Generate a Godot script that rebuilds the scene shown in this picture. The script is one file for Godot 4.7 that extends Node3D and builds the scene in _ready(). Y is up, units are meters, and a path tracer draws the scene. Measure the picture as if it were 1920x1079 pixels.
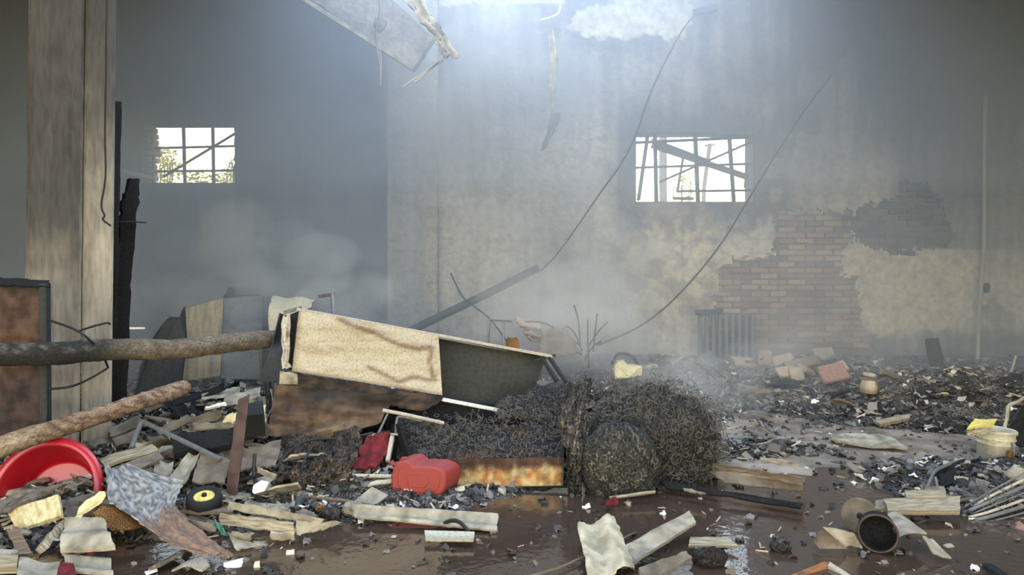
extends Node3D
# A burnt-out storage hall. World: metres, y up, the photographer stands at the origin and looks along -z.
const F := 1397.0
const CX := 960.0
const CY := 480.0
const EYE := 1.6
const WALL_D := 10.5      # distance of the right part of the back wall
const REAR_D := 11.3      # the left part stands further back
var rng := RandomNumberGenerator.new()
var nz := FastNoiseLite.new()
var nzf := FastNoiseLite.new()
var M := {}
var taken := {}
var keep_off := Vector3.ZERO

func _ready() -> void:
	rng.seed = 7
	set_view()
	nz.seed = 3; nz.frequency = 1.0; nz.fractal_octaves = 4
	nzf.seed = 11; nzf.frequency = 4.0; nzf.fractal_octaves = 3
	make_materials()
	setting()
	outside()
	smoke()
	big_things()
	left_pile()
	rear_left()
	centre_things()
	right_things()
	front_things()
	ceiling_things()
	scatter()

func set_view() -> void:
	var cam := Camera3D.new(); cam.name = "camera"
	cam.projection = Camera3D.PROJECTION_FRUSTUM
	cam.near = 0.1; cam.far = 400.0
	cam.size = 0.1 * 1079.0 / F
	cam.frustum_offset = Vector2(0, -0.1 * (539.5 - CY) / F)
	cam.position = Vector3(0, EYE, 0)
	add_child(cam); cam.current = true
	var sky := ProceduralSkyMaterial.new()
	sky.sky_top_color = Color(0.68, 0.76, 0.86)
	sky.sky_horizon_color = Color(1.0, 0.91, 0.57)
	sky.sky_curve = 0.15
	sky.ground_bottom_color = Color(0.30, 0.26, 0.22)
	sky.ground_horizon_color = Color(0.50, 0.46, 0.40)
	sky.sky_energy_multiplier = 2.0
	var env := Environment.new()
	env.background_mode = Environment.BG_SKY
	env.sky = Sky.new(); env.sky.sky_material = sky
	env.tonemap_mode = Environment.TONE_MAPPER_LINEAR
	env.tonemap_exposure = 2.85
	env.volumetric_fog_enabled = true
	env.volumetric_fog_density = 0.0
	env.sdfgi_enabled = true; env.ssao_enabled = true; env.ssil_enabled = true
	var we := WorldEnvironment.new(); we.name = "environment"; we.environment = env
	add_child(we)
	var sun := DirectionalLight3D.new(); sun.name = "sun"
	sun.light_color = Color(1.0, 0.93, 0.80)
	sun.light_energy = 0.3
	sun.light_angular_distance = 9.0
	sun.shadow_enabled = true
	sun.rotation_degrees = Vector3(-50, -24, 0)
	add_child(sun)

# ---------------------------------------------------------------- space
func P(x: float, y: float, d: float) -> Vector3:
	return Vector3((x - CX) / F * d, EYE - (y - CY) / F * d, -d)

const MOUNDS := [
	[-2.25, 4.95, 1.25, 0.6, 0.10], [-2.1, 6.6, 1.5, 1.2, 0.26], [-0.6, 6.0, 1.0, 0.6, 0.12], [-1.1, 5.1, 0.9, 0.4, 0.08],
	[0.7, 5.9, 0.9, 0.6, 0.08], [4.9, 7.7, 1.3, 0.8, 0.40], [3.3, 5.3, 0.8, 0.55, 0.10], [3.6, 9.0, 1.2, 0.7, 0.08], [1.0, 9.0, 1.4, 1.0, 0.14],
	[2.0, 6.2, 0.8, 0.35, 0.06], [4.6, 5.0, 0.9, 0.8, 0.16], [-3.6, 4.3, 1.0, 0.9, 0.06], [0.9, 7.6, 1.0, 0.7, 0.16], [-3.5, 8.0, 2.0, 1.5, 0.14],
]
func H(x: float, d: float) -> float:
	var h := 0.19 * smoothstep(7.3, 9.8, d)
	for m in MOUNDS:
		var a: float = (x - m[0]) / m[2]
		var b: float = (d - m[1]) / m[3]
		var q := a * a + b * b
		if q < 6.0:
			h += m[4] * exp(-q * 1.1)
	var n := nz.get_noise_2d(x * 1.4, d * 1.4)
	return h * (1.0 + 0.55 * n) + (0.05 * absf(nzf.get_noise_2d(x, d)) * smoothstep(0.02, 0.2, h)) - 0.035

func near_line(pts: Array, p: Vector2) -> float:
	var best := 9.0
	for i in pts.size() - 1:
		best = minf(best, p.distance_to(Geometry2D.get_closest_point_to_segment(p, pts[i], pts[i + 1])))
	return best

func g(px: float, py: float, lift := 0.0) -> Vector3:
	var d := 2.9
	while d < 11.2:
		var p := P(px, py, d)
		if p.y <= maxf(H(p.x, d), 0.0) + lift:
			return p
		d += 0.015
	return P(px, py, 10.3)

func at(c: Array) -> Vector3:   # [px, py] on the rubble, [px, py, lift] above it, [px, py, d >= 2] at that distance
	if c.size() == 2: return g(c[0], c[1], 0.015)
	if c[2] < 2.0: return g(c[0], c[1], c[2])
	return P(c[0], c[1], c[2])

func lin(r: float, gg: float, b: float) -> Color:
	return Color(r / 255.0, gg / 255.0, b / 255.0).srgb_to_linear()

# ---------------------------------------------------------------- meshes
class MB:
	var v := PackedVector3Array()
	var n := PackedVector3Array()
	var uv := PackedVector2Array()
	var col := PackedColorArray()
	var ix := PackedInt32Array()
	func grid(p: PackedVector3Array, w: int, h: int, t: PackedVector2Array, c := PackedColorArray(), flip := false) -> void:
		# w x h points
		var base := v.size()
		var nn := PackedVector3Array(); nn.resize(p.size())
		for j in h - 1:
			for i in w - 1:
				var a := j * w + i
				for tri in [[a, a + 1, a + w], [a + 1, a + w + 1, a + w]]:
					var i0: int = tri[0]; var i1: int = tri[2] if flip else tri[1]; var i2: int = tri[1] if flip else tri[2]
					var f := (p[i2] - p[i0]).cross(p[i1] - p[i0])
					nn[i0] += f; nn[i1] += f; nn[i2] += f
					ix.append(base + i0); ix.append(base + i1); ix.append(base + i2)
		for k in p.size(): nn[k] = nn[k].normalized() if nn[k].length_squared() > 1e-18 else Vector3.UP
		v.append_array(p); n.append_array(nn); uv.append_array(t)
		if c.size() == p.size(): col.append_array(c)
		else:
			for k in p.size(): col.append(Color.WHITE)
	func weld_ring(first: int, w: int, h: int) -> void:   # same normals on the seam of a tube laid as a grid
		for j in h:
			var a := first + j * w
			var b := a + w - 1
			var m := (n[a] + n[b]).normalized()
			n[a] = m; n[b] = m
	func tri(a: Vector3, b: Vector3, c: Vector3, ta := Vector2.ZERO, tb := Vector2.ZERO, tc := Vector2.ZERO, k := Color.WHITE) -> void:
		var f := (c - a).cross(b - a).normalized()
		for q in [[a, ta], [b, tb], [c, tc]]:
			ix.append(v.size()); v.append(q[0]); n.append(f); uv.append(q[1]); col.append(k)
	func quad(a: Vector3, b: Vector3, c: Vector3, d: Vector3, k := Color.WHITE) -> void:
		var x := a.distance_to(b); var y := a.distance_to(d)
		tri(a, b, c, Vector2.ZERO, Vector2(x, 0), Vector2(x, y), k)
		tri(a, c, d, Vector2.ZERO, Vector2(x, y), Vector2(0, y), k)
	func mesh(origin := Vector3.ZERO, colours := true) -> ArrayMesh:
		var a := []; a.resize(Mesh.ARRAY_MAX)
		var w := v.duplicate()
		if origin != Vector3.ZERO:
			for k in w.size(): w[k] -= origin
		a[Mesh.ARRAY_VERTEX] = w; a[Mesh.ARRAY_NORMAL] = n; a[Mesh.ARRAY_TEX_UV] = uv; a[Mesh.ARRAY_INDEX] = ix
		if colours: a[Mesh.ARRAY_COLOR] = col
		var m := ArrayMesh.new()
		m.add_surface_from_arrays(Mesh.PRIMITIVE_TRIANGLES, a)
		return m
	func base() -> Vector3:
		var b := AABB(v[0], Vector3.ZERO)
		for p in v: b = b.expand(p)
		return Vector3(b.get_center().x, b.position.y, b.get_center().z)

func numbered(s: String) -> String:
	taken[s] = taken.get(s, -1) + 1
	return s if taken[s] == 0 else "%s_%03d" % [s, taken[s]]

func tag(o: Node3D, label: String, category: String, group := "") -> Node3D:
	o.set_meta("label", label); o.set_meta("category", category)
	if group: o.set_meta("group", group)
	return o

func thing(called: String, label: String, category: String, where: Vector3, group := "") -> Node3D:
	var o := Node3D.new(); o.name = numbered(called); add_child(o); o.position = where
	tag(o, label, category, group)
	return o

func gpos(o: Node3D) -> Vector3:
	var p := Vector3.ZERO
	while o != self:
		p += o.position; o = o.get_parent()
	return p

func put(mb: MB, called: String, mat: Material, parent: Node3D = null) -> MeshInstance3D:
	var o := MeshInstance3D.new()
	o.name = numbered(called) if parent == null else called
	if parent == null:
		var b := mb.base()
		o.mesh = mb.mesh(b)
		add_child(o); o.position = b
	else:
		o.mesh = mb.mesh(gpos(parent))
		parent.add_child(o, true)
	o.material_override = null
	o.mesh.surface_set_material(0, mat)
	return o

func solo(mb: MB, called: String, mat: Material, label: String, category: String, group := "") -> MeshInstance3D:
	var o := put(mb, called, mat)
	tag(o, label, category, group)
	return o

func struct(mb: MB, called: String, mat: Material) -> MeshInstance3D:
	var o := put(mb, called, mat)
	o.set_meta("kind", "structure")
	return o

# a thick sheet lofted through rows [left corner, right corner]; wave: ripples across (0) or along (1) it; rag: ragged rim
func sheet(mb: MB, L: Array, R: Array, th := 0.01, o := {}) -> MB:
	var l := []; var r := []
	for c in L: l.append(c if c is Vector3 else at(c))
	for c in R: r.append(c if c is Vector3 else at(c))
	var amp: float = o.get("amp", 0.0); var waves: float = o.get("waves", 3.0); var along: int = o.get("along", 0)
	var rag: float = o.get("rag", 0.0); var bend: float = o.get("bend", 0.0); var sd: float = o.get("seed", rng.randf() * 100.0)
	var paint = o.get("paint", null)
	var nu: int = o.get("nu", 10 if amp == 0.0 else int(clampf(waves * 8, 10, 60)))
	var per: int = o.get("nv", 6)
	if along == 1 and amp > 0.0:
		var k := nu; nu = o.get("nu", 8); per = k
	var w := nu + 1
	var rows := (l.size() - 1) * per + 1
	var top := PackedVector3Array(); var bot := PackedVector3Array(); var t := PackedVector2Array(); var c := PackedColorArray()
	var nrm: Vector3 = ((r[0] - l[0]).cross(l[-1] - l[0])).normalized()
	if nrm.length() < 0.5: nrm = Vector3.UP
	if nrm.y < 0.0 or (absf(nrm.y) < 0.05 and nrm.z < 0.0): nrm = -nrm
	var wu: float = l[0].distance_to(r[0]); var wv: float = l[0].distance_to(l[-1])
	for j in rows:
		var k := mini(j / per, l.size() - 2)
		var f := float(j - k * per) / per
		var a: Vector3 = l[k].lerp(l[k + 1], f); var b: Vector3 = r[k].lerp(r[k + 1], f)
		var vv := float(j) / (rows - 1)
		for i in w:
			var u := float(i) / nu
			var p := a.lerp(b, u)
			if rag > 0.0:
				var e := nzf.get_noise_2d(sd + u * wu * 5.0, sd + vv * wv * 5.0) * rag
				var e2 := nzf.get_noise_2d(sd * 2.0 + u * wu * 5.0, 40.0 + vv * wv * 5.0) * rag
				p += (b - a).normalized() * e + (l[-1] - l[0]).normalized() * e2
			var dsp := amp * sin(TAU * waves * (vv if along == 1 else u) + sd)
			if bend > 0.0: dsp += bend * nz.get_noise_2d(sd + u * 1.5, vv * 1.5 + sd)
			top.append(p + nrm * (dsp + th)); bot.append(p + nrm * dsp)
			t.append(Vector2(u * wu, vv * wv))
			c.append(paint.call(u, vv) if paint else Color.WHITE)
	rim(mb, top, bot, w, rows, t, c)
	return mb

func rim(mb: MB, top: PackedVector3Array, bot: PackedVector3Array, w: int, h: int, t: PackedVector2Array, c: PackedColorArray) -> void:
	mb.grid(top, w, h, t, c); mb.grid(bot, w, h, t, c, true)
	var ring := []
	for i in w: ring.append(i)
	for j in range(1, h): ring.append(j * w + w - 1)
	for i in range(w - 2, -1, -1): ring.append((h - 1) * w + i)
	for j in range(h - 2, 0, -1): ring.append(j * w)
	for k in ring.size():
		var a: int = ring[k]; var b: int = ring[(k + 1) % ring.size()]
		mb.quad(top[b], top[a], bot[a], bot[b], c[a])

func tube(mb: MB, path: Array, r, sides := 8, rough := 0.0, paint = null, caps := true) -> MB:
	var pts := []
	for c in path: pts.append(c if c is Vector3 else at(c))
	var m := pts.size()
	var p := PackedVector3Array(); var t := PackedVector2Array(); var col := PackedColorArray()
	var side := Vector3.ZERO; var len := 0.0
	for j in m:
		var dir: Vector3 = (pts[mini(j + 1, m - 1)] - pts[maxi(j - 1, 0)]).normalized()
		if side == Vector3.ZERO:
			side = dir.cross(Vector3.UP if absf(dir.y) < 0.9 else Vector3.RIGHT).normalized()
		side = (side - dir * side.dot(dir)).normalized()
		var up := side.cross(dir)
		if j > 0: len += pts[j].distance_to(pts[j - 1])
		var rad: float = r[mini(j, r.size() - 1)] if r is Array else r
		for i in sides + 1:
			var a := TAU * (i % sides) / sides
			var q := side * cos(a) + up * sin(a)
			var rr := rad
			if rough > 0.0: rr *= 1.0 + rough * nzf.get_noise_3d(pts[j].x * 2.0 + cos(a) * 0.4, pts[j].y * 2.0 + sin(a) * 0.4, pts[j].z * 2.0)
			p.append(pts[j] + q * rr); t.append(Vector2(len, float(i) / sides * TAU * rad))
			col.append(paint.call(float(j) / (m - 1), float(i) / sides) if paint else Color.WHITE)
	var f := mb.v.size()
	mb.grid(p, sides + 1, m, t, col)
	mb.weld_ring(f, sides + 1, m)
	if caps:
		for e in [0, m - 1]:
			var ctr: Vector3 = pts[e]
			for i in sides:
				var a := p[e * (sides + 1) + i]; var b := p[e * (sides + 1) + i + 1]
				if e == 0: mb.tri(ctr, b, a, Vector2.ZERO, Vector2.RIGHT * 0.1, Vector2.UP * 0.1, col[e * (sides + 1)])
				else: mb.tri(ctr, a, b, Vector2.ZERO, Vector2.RIGHT * 0.1, Vector2.UP * 0.1, col[e * (sides + 1)])
	return mb

func curve(path: Array, n := 24) -> Array:   # smooth line through the corners
	var q := []
	for c in path: q.append(c if c is Vector3 else at(c))
	var out := []
	for k in q.size() - 1:
		var a: Vector3 = q[maxi(k - 1, 0)]; var b: Vector3 = q[k]; var c: Vector3 = q[k + 1]; var d: Vector3 = q[mini(k + 2, q.size() - 1)]
		var m := maxi(2, n / (q.size() - 1))
		for i in m: out.append(b.cubic_interpolate(c, a, d, float(i) / m))
	out.append(q[-1])
	return out

func lathe(mb: MB, prof: Array, xf: Transform3D, sides := 24, paint = null) -> MB:
	var p := PackedVector3Array(); var t := PackedVector2Array(); var col := PackedColorArray()
	for k in prof.size():
		for i in sides + 1:
			var a := TAU * (i % sides) / sides
			p.append(xf * Vector3(cos(a) * prof[k][0], prof[k][1], sin(a) * prof[k][0]))
			t.append(Vector2(float(i) / sides, prof[k][1]))
			col.append(paint.call(float(k) / (prof.size() - 1), float(i) / sides) if paint else Color.WHITE)
	var f := mb.v.size()
	mb.grid(p, sides + 1, prof.size(), t, col)
	mb.weld_ring(f, sides + 1, prof.size())
	return mb

func box(mb: MB, s: Vector3, xf := Transform3D(), bv := 0.004, k := Color.WHITE) -> MB:   # chamfered box, s = size, centred
	var h := s * 0.5
	var b := minf(bv, minf(h.x, minf(h.y, h.z)) * 0.6)
	var ax := [Vector3.RIGHT, Vector3.UP, Vector3.BACK]
	var f := {}
	for a in 3:
		for sg in [-1.0, 1.0]:
			var u: Vector3 = ax[(a + 1) % 3]; var w: Vector3 = ax[(a + 2) % 3]
			var o: Vector3 = ax[a] * sg * h[a]
			var hu: float = h[(a + 1) % 3] - b; var hw: float = h[(a + 2) % 3] - b
			var q := [xf * (o - u * hu - w * hw), xf * (o + u * hu - w * hw), xf * (o + u * hu + w * hw), xf * (o - u * hu + w * hw)]
			f[[a, sg]] = [u, w, hu, hw, o]
			if sg > 0: mb.quad(q[0], q[3], q[2], q[1], k)
			else: mb.quad(q[0], q[1], q[2], q[3], k)
	if b > 0.0005:
		for a in 3:   # edges along axis a
			var u := (a + 1) % 3; var w := (a + 2) % 3
			for su in [-1.0, 1.0]:
				for sw in [-1.0, 1.0]:
					var e1: Vector3 = ax[u] * su * h[u] + ax[w] * sw * (h[w] - b)
					var e2: Vector3 = ax[u] * su * (h[u] - b) + ax[w] * sw * h[w]
					var d: Vector3 = ax[a] * (h[a] - b)
					if su * sw > 0: mb.quad(xf * (e1 - d), xf * (e2 - d), xf * (e2 + d), xf * (e1 + d), k)
					else: mb.quad(xf * (e2 - d), xf * (e1 - d), xf * (e1 + d), xf * (e2 + d), k)
		for sx in [-1.0, 1.0]:
			for sy in [-1.0, 1.0]:
				for sz in [-1.0, 1.0]:
					var c1 := xf * Vector3(sx * h.x, sy * (h.y - b), sz * (h.z - b)); var c2 := xf * Vector3(sx * (h.x - b), sy * h.y, sz * (h.z - b)); var c3 := xf * Vector3(sx * (h.x - b), sy * (h.y - b), sz * h.z)
					if sx * sy * sz > 0: mb.tri(c1, c3, c2, Vector2.ZERO, Vector2.ZERO, Vector2.ZERO, k)
					else: mb.tri(c1, c2, c3, Vector2.ZERO, Vector2.ZERO, Vector2.ZERO, k)
	return mb

func bar(mb: MB, a, b, w: float, h: float, bv := 0.003, roll := 0.0) -> MB:   # a straight bar of w x h section
	var p: Vector3 = a if a is Vector3 else at(a); var q: Vector3 = b if b is Vector3 else at(b)
	var d := (q - p).normalized()
	var s := d.cross(Vector3.UP if absf(d.y) < 0.95 else Vector3.BACK).normalized()
	var bs := Basis(d, s.cross(d) * -1.0, s).orthonormalized()
	if roll != 0.0: bs = bs.rotated(d, roll)
	return box(mb, Vector3(p.distance_to(q), h, w), Transform3D(bs, (p + q) * 0.5), bv)

func lump(mb: MB, ctr: Vector3, r: Vector3, rough := 0.3, sides := 10, xf := Basis(), paint = null) -> MB:   # a lumpy rock-like body
	var p := PackedVector3Array(); var t := PackedVector2Array(); var c := PackedColorArray()
	var rows := int(sides * 0.7) + 1
	for j in rows + 1:
		var b := PI * j / rows
		for i in sides + 1:
			var a := TAU * (i % sides) / sides
			var q := Vector3(sin(b) * cos(a), cos(b), sin(b) * sin(a))
			var k := 1.0 + rough * nz.get_noise_3d(q.x * 1.3 + ctr.x * 7.0, q.y * 1.3 + ctr.y * 7.0, q.z * 1.3 + ctr.z * 7.0) + rough * 0.4 * nzf.get_noise_3d(q.x + ctr.x, q.y + ctr.z, q.z)
			p.append(ctr + xf * (q * r * k)); t.append(Vector2(a * r.x, b * r.y))
			c.append(paint.call(float(j) / rows, float(i) / sides) if paint else Color.WHITE)
	var f := mb.v.size()
	mb.grid(p, sides + 1, rows + 1, t, c)
	mb.weld_ring(f, sides + 1, rows + 1)
	return mb

func frag(called: String, label: String, category: String, m: String, L: Array, R: Array, th := 0.012, o := {}) -> MeshInstance3D:
	return solo(sheet(MB.new(), L, R, th, o), called, M[m], label, category, o.get("group", ""))

func pillow(mb: MB, outline: Array, back: Vector3, bv: float, k := Color.WHITE) -> MB:   # a rounded solid cut along an outline
	var p := []
	for c in outline: p.append(c if c is Vector3 else at(c))
	var ctr := Vector3.ZERO
	for q in p: ctr += q / p.size()
	var n := p.size()
	var dirn := back.normalized()
	var rings := [[0.0, bv], [bv * 0.3, bv * 0.3], [bv, 0.0], [back.length() - bv, 0.0], [back.length() - bv * 0.3, bv * 0.3], [back.length(), bv]]
	var pts := PackedVector3Array(); var t := PackedVector2Array(); var col := PackedColorArray()
	for r in rings:
		for i in n + 1:
			var q: Vector3 = p[i % n]
			pts.append(q + (ctr - q).normalized() * r[1] + dirn * r[0]); t.append(Vector2(i, r[0])); col.append(k)
	var f := mb.v.size()
	mb.grid(pts, n + 1, rings.size(), t, col)
	mb.weld_ring(f, n + 1, rings.size())
	for e in [0, rings.size() - 1]:
		var flat := PackedVector2Array()
		for i in n: flat.append(Vector2(pts[e * (n + 1) + i].x, pts[e * (n + 1) + i].y))
		var ids := Geometry2D.triangulate_polygon(flat)
		for i in range(0, ids.size(), 3):
			mb.tri(pts[e * (n + 1) + ids[i]], pts[e * (n + 1) + ids[i + 1]], pts[e * (n + 1) + ids[i + 2]], flat[ids[i]], flat[ids[i + 1]], flat[ids[i + 2]], k)
	return mb

func tangle(mb: MB, ctr: Vector3, r: Vector3, n: int, loop: float, wire: float, shell := 0.85) -> MB:   # loops of burnt wire round a lumpy body
	for k in n:
		var q := Vector3(rng.randfn(), rng.randfn(), rng.randfn()).normalized()
		var c := ctr + q * r * rng.randf_range(shell, 1.05)
		if keep_off != Vector3.ZERO and Vector2(c.x - keep_off.x, c.y - keep_off.y).length() < 0.27 and c.z > keep_off.z - 0.12: continue
		var b := Basis.from_euler(Vector3(rng.randf() * TAU, rng.randf() * TAU, rng.randf() * TAU))
		var rr := loop * rng.randf_range(0.6, 1.7); var ex := rng.randf_range(0.25, 1.1)
		var turns := rng.randf_range(0.4, 1.5); var drift := rng.randf_range(-2.4, 2.4) * rr
		var path := []
		var m := int(9 * turns) + 3
		for i in m:
			var a := TAU * turns * i / (m - 1)
			path.append(c + b * Vector3(cos(a) * rr, drift * i / m, sin(a) * rr * ex + drift * 0.4 * sin(a * 0.37)))
		tube(mb, path, wire, 3, 0.0, null, false)
	return mb

# an irregular flat shard cut along an outline of corners, th thick
func shard(mb: MB, outline: Array, th := 0.012, k := Color.WHITE, grow := Vector3.ZERO) -> MB:
	var p := []; var flat := PackedVector2Array()
	for c in outline:
		p.append(c if c is Vector3 else at(c))
	var nrm := Vector3.ZERO
	for i in p.size():
		nrm += p[i].cross(p[(i + 1) % p.size()])
	nrm = nrm.normalized()
	if nrm.dot(Vector3(0, 0.5, 1)) < 0.0: nrm = -nrm
	var off := grow if grow != Vector3.ZERO else -nrm * th
	var ux: Vector3 = (p[1] - p[0]).normalized(); var uy := nrm.cross(ux)
	for q in p: flat.append(Vector2((q - p[0]).dot(ux), (q - p[0]).dot(uy)))
	var ids := Geometry2D.triangulate_polygon(flat)
	var ccw := not Geometry2D.is_polygon_clockwise(flat)
	for i in range(0, ids.size(), 3):
		var a := ids[i]; var b := ids[i + 1]; var c := ids[i + 2]
		if (flat[b] - flat[a]).cross(flat[c] - flat[a]) > 0.0:
			var s := b; b = c; c = s
		mb.tri(p[a], p[b], p[c], flat[a], flat[b], flat[c], k)
		mb.tri(p[a] + off, p[c] + off, p[b] + off, flat[a], flat[c], flat[b], k)
	for i in p.size():
		var j := (i + 1) % p.size()
		if ccw: mb.quad(p[i], p[i] + off, p[j] + off, p[j], k)
		else: mb.quad(p[j], p[j] + off, p[i] + off, p[i], k)
	return mb

# ---------------------------------------------------------------- materials
func ramp(stops: Array) -> Gradient:
	var gr := Gradient.new()
	var o := PackedFloat32Array(); var c := PackedColorArray()
	for s in stops:
		o.append(s[0]); c.append(Color(s[1] / 255.0, s[2] / 255.0, s[3] / 255.0))
	gr.offsets = o; gr.colors = c
	return gr

func ntex(sd: int, freq: float, stops: Array, type := FastNoiseLite.TYPE_SIMPLEX_SMOOTH, size := 512, oct := 5) -> NoiseTexture2D:
	var n := FastNoiseLite.new()
	n.seed = sd; n.frequency = freq; n.noise_type = type; n.fractal_octaves = oct
	var t := NoiseTexture2D.new()
	t.width = size; t.height = size; t.seamless = true; t.noise = n
	if stops.size(): t.color_ramp = ramp(stops)
	return t

func mat(called: String, col: Color, rough := 0.85, tex: Texture2D = null, scale := 1.0, o := {}) -> StandardMaterial3D:
	var m := StandardMaterial3D.new()
	m.resource_name = called
	m.albedo_color = col; m.roughness = rough
	m.vertex_color_use_as_albedo = true
	m.cull_mode = BaseMaterial3D.CULL_DISABLED
	if tex: m.albedo_texture = tex
	m.uv1_scale = o.get("uv", Vector3.ONE * scale)
	if not o.get("by_uv", false):
		m.uv1_triplanar = true; m.uv1_world_triplanar = true
	m.metallic = o.get("metal", 0.0)
	m.metallic_specular = o.get("spec", 0.35)
	if o.has("bump"):
		m.heightmap_enabled = true; m.heightmap_texture = o.bump; m.heightmap_scale = o.get("depth", 1.0)
	M[called] = m
	return m

func make_materials() -> void:
	var grain := ntex(1, 0.02, [[0.1, 196, 196, 196], [0.5, 235, 235, 235], [0.9, 255, 255, 255]])
	var blot := ntex(2, 0.008, [[0.2, 170, 167, 163], [0.5, 220, 218, 215], [0.8, 255, 255, 255]])
	var hgt := ntex(3, 0.03, [])
	var fine := ntex(4, 0.08, [])
	var wood := ntex(5, 0.02, [[0.2, 176, 168, 158], [0.5, 222, 216, 208], [0.8, 255, 252, 246]])
	var speck := ntex(6, 0.06, [[0.3, 60, 58, 56], [0.55, 150, 148, 145], [0.8, 255, 255, 255]])
	var W := Color.WHITE
	mat("plaster", W, 0.95, grain, 0.7, {"bump": hgt, "depth": 1.2})
	mat("mortar", Color(0.40, 0.37, 0.34), 0.95, grain, 1.0)
	mat("concrete", W, 0.92, grain, 1.0, {"uv": Vector3(2.6, 0.4, 2.6), "bump": hgt, "depth": 0.8})
	for k in 5:
		mat("brick%d" % k, [Color(0.50, 0.38, 0.34), Color(0.57, 0.47, 0.41), Color(0.46, 0.37, 0.34), Color(0.60, 0.53, 0.45), Color(0.40, 0.34, 0.32)][k], 0.95, grain, 2.0)
	mat("brick_soot", Color(0.25, 0.24, 0.24), 0.95, grain, 2.0)
	mat("mud", W, 0.55, blot, 0.6, {"bump": fine, "depth": 0.6, "spec": 0.5})
	var water := mat("water", Color(0.225, 0.175, 0.145), 0.06, null, 1.0, {"bump": hgt, "depth": 0.10, "uv": Vector3.ONE * 0.8, "spec": 0.68})
	water.vertex_color_use_as_albedo = false
	mat("ash", W, 0.9, speck, 1.3, {"bump": fine, "depth": 2.5})
	mat("chip", W, 0.95, null, 1.0, {"spec": 0.2})
	mat("slate", Color(0.585, 0.55, 0.485), 0.9, blot, 1.6, {"bump": fine, "depth": 0.5})
	mat("slate_dark", Color(0.43, 0.385, 0.335), 0.9, blot, 1.4, {"bump": fine, "depth": 0.5})
	mat("wood_pale", Color(0.575, 0.535, 0.46), 0.85, wood, 1.0, {"uv": Vector3(0.6, 6, 1), "by_uv": true})
	mat("wood_grey", Color(0.43, 0.375, 0.32), 0.9, wood, 1.0, {"uv": Vector3(0.6, 7, 1), "by_uv": true})
	mat("wood_char", Color(0.15, 0.145, 0.145), 0.8, speck, 2.5, {"bump": fine, "depth": 1.5})
	mat("bark", Color(0.86, 0.88, 0.90), 0.95, wood, 1.0, {"uv": Vector3(3, 9, 1), "by_uv": true, "bump": hgt, "depth": 1.0})
	mat("cream", Color(0.745, 0.74, 0.735), 0.6, grain, 3.5, {"spec": 0.4})
	mat("rust", Color(0.74, 0.75, 0.76), 0.85, blot, 1.8, {"bump": fine, "depth": 0.4})
	mat("iron_dark", Color(0.19, 0.195, 0.205), 0.6, grain, 2.0, {"metal": 0.3})
	mat("iron_grey", Color(0.40, 0.40, 0.40), 0.6, grain, 2.0, {"metal": 0.3})
	mat("pipe_pale", Color(0.62, 0.58, 0.52), 0.6, grain, 3.0)
	mat("red_plastic", Color(0.55, 0.045, 0.105), 0.35, null, 1.0, {"spec": 0.5})
	mat("red_can", Color(0.47, 0.18, 0.165), 0.55)
	mat("red_cloth", Color(0.38, 0.10, 0.12), 0.95, blot, 4.0)
	mat("felt", W, 0.8, grain, 2.2, {"bump": fine, "depth": 0.8})
	mat("foam", Color(0.86, 0.62, 0.36), 0.95, speck, 4.0, {"bump": fine, "depth": 2.0})
	mat("card", Color(0.78, 0.72, 0.55), 0.9, grain, 1.5)
	mat("white", Color(0.84, 0.83, 0.79), 0.7)
	mat("yellow", Color(0.78, 0.70, 0.38), 0.6, grain, 3.0)
	mat("iron_brown", Color(0.29, 0.22, 0.20), 0.8, blot, 2.0)
	mat("rust_iron", Color(0.50, 0.33, 0.22), 0.85, blot, 2.0)
	mat("slate_light", Color(0.68, 0.635, 0.545), 0.9, blot, 1.6, {"bump": fine, "depth": 0.4})
	mat("rubber", Color(0.09, 0.09, 0.095), 0.8)
	mat("cable", Color(0.12, 0.12, 0.125), 0.7)
	mat("wire", Color(0.36, 0.34, 0.32), 0.65, null, 1.0, {"metal": 0.25})
	mat("green", Color(0.25, 0.42, 0.33), 0.7)
	var lf := mat("leaf", W, 0.8); lf.backlight_enabled = true; lf.backlight = Color(0.7, 0.7, 0.4)

# ---------------------------------------------------------------- the setting
func rough_poly(pts: Array, px: float, py: float, jit := 5.0) -> bool:
	var q := Vector2(px + nzf.get_noise_2d(px * 0.012, py * 0.012) * jit * 2.0, py + nzf.get_noise_2d(px * 0.012 + 50, py * 0.012) * jit * 2.0)
	return Geometry2D.is_point_in_polygon(q, PackedVector2Array(pts))

const BRICKS_A := [Vector2(1458, 396), Vector2(1446, 480), Vector2(1400, 484), Vector2(1368, 488), Vector2(1350, 507), Vector2(1336, 575), Vector2(1325, 640), Vector2(1330, 760), Vector2(1640, 760), Vector2(1640, 645), Vector2(1612, 600), Vector2(1606, 560), Vector2(1606, 522), Vector2(1578, 518), Vector2(1574, 470), Vector2(1592, 455), Vector2(1600, 420), Vector2(1596, 394)]
const BRICKS_B := [Vector2(1702, 335), Vector2(1690, 345), Vector2(1674, 372), Vector2(1640, 381), Vector2(1612, 387), Vector2(1600, 402), Vector2(1597, 452), Vector2(1640, 470), Vector2(1682, 478), Vector2(1715, 466), Vector2(1765, 468), Vector2(1792, 446), Vector2(1770, 400), Vector2(1740, 350)]
const PATCH_TOP := [Vector2(1062, 52), Vector2(1090, 20), Vector2(1150, 4), Vector2(1180, -20), Vector2(1290, -25), Vector2(1300, 30), Vector2(1278, 72), Vector2(1240, 74), Vector2(1235, 60), Vector2(1180, 76), Vector2(1100, 70)]
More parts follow.
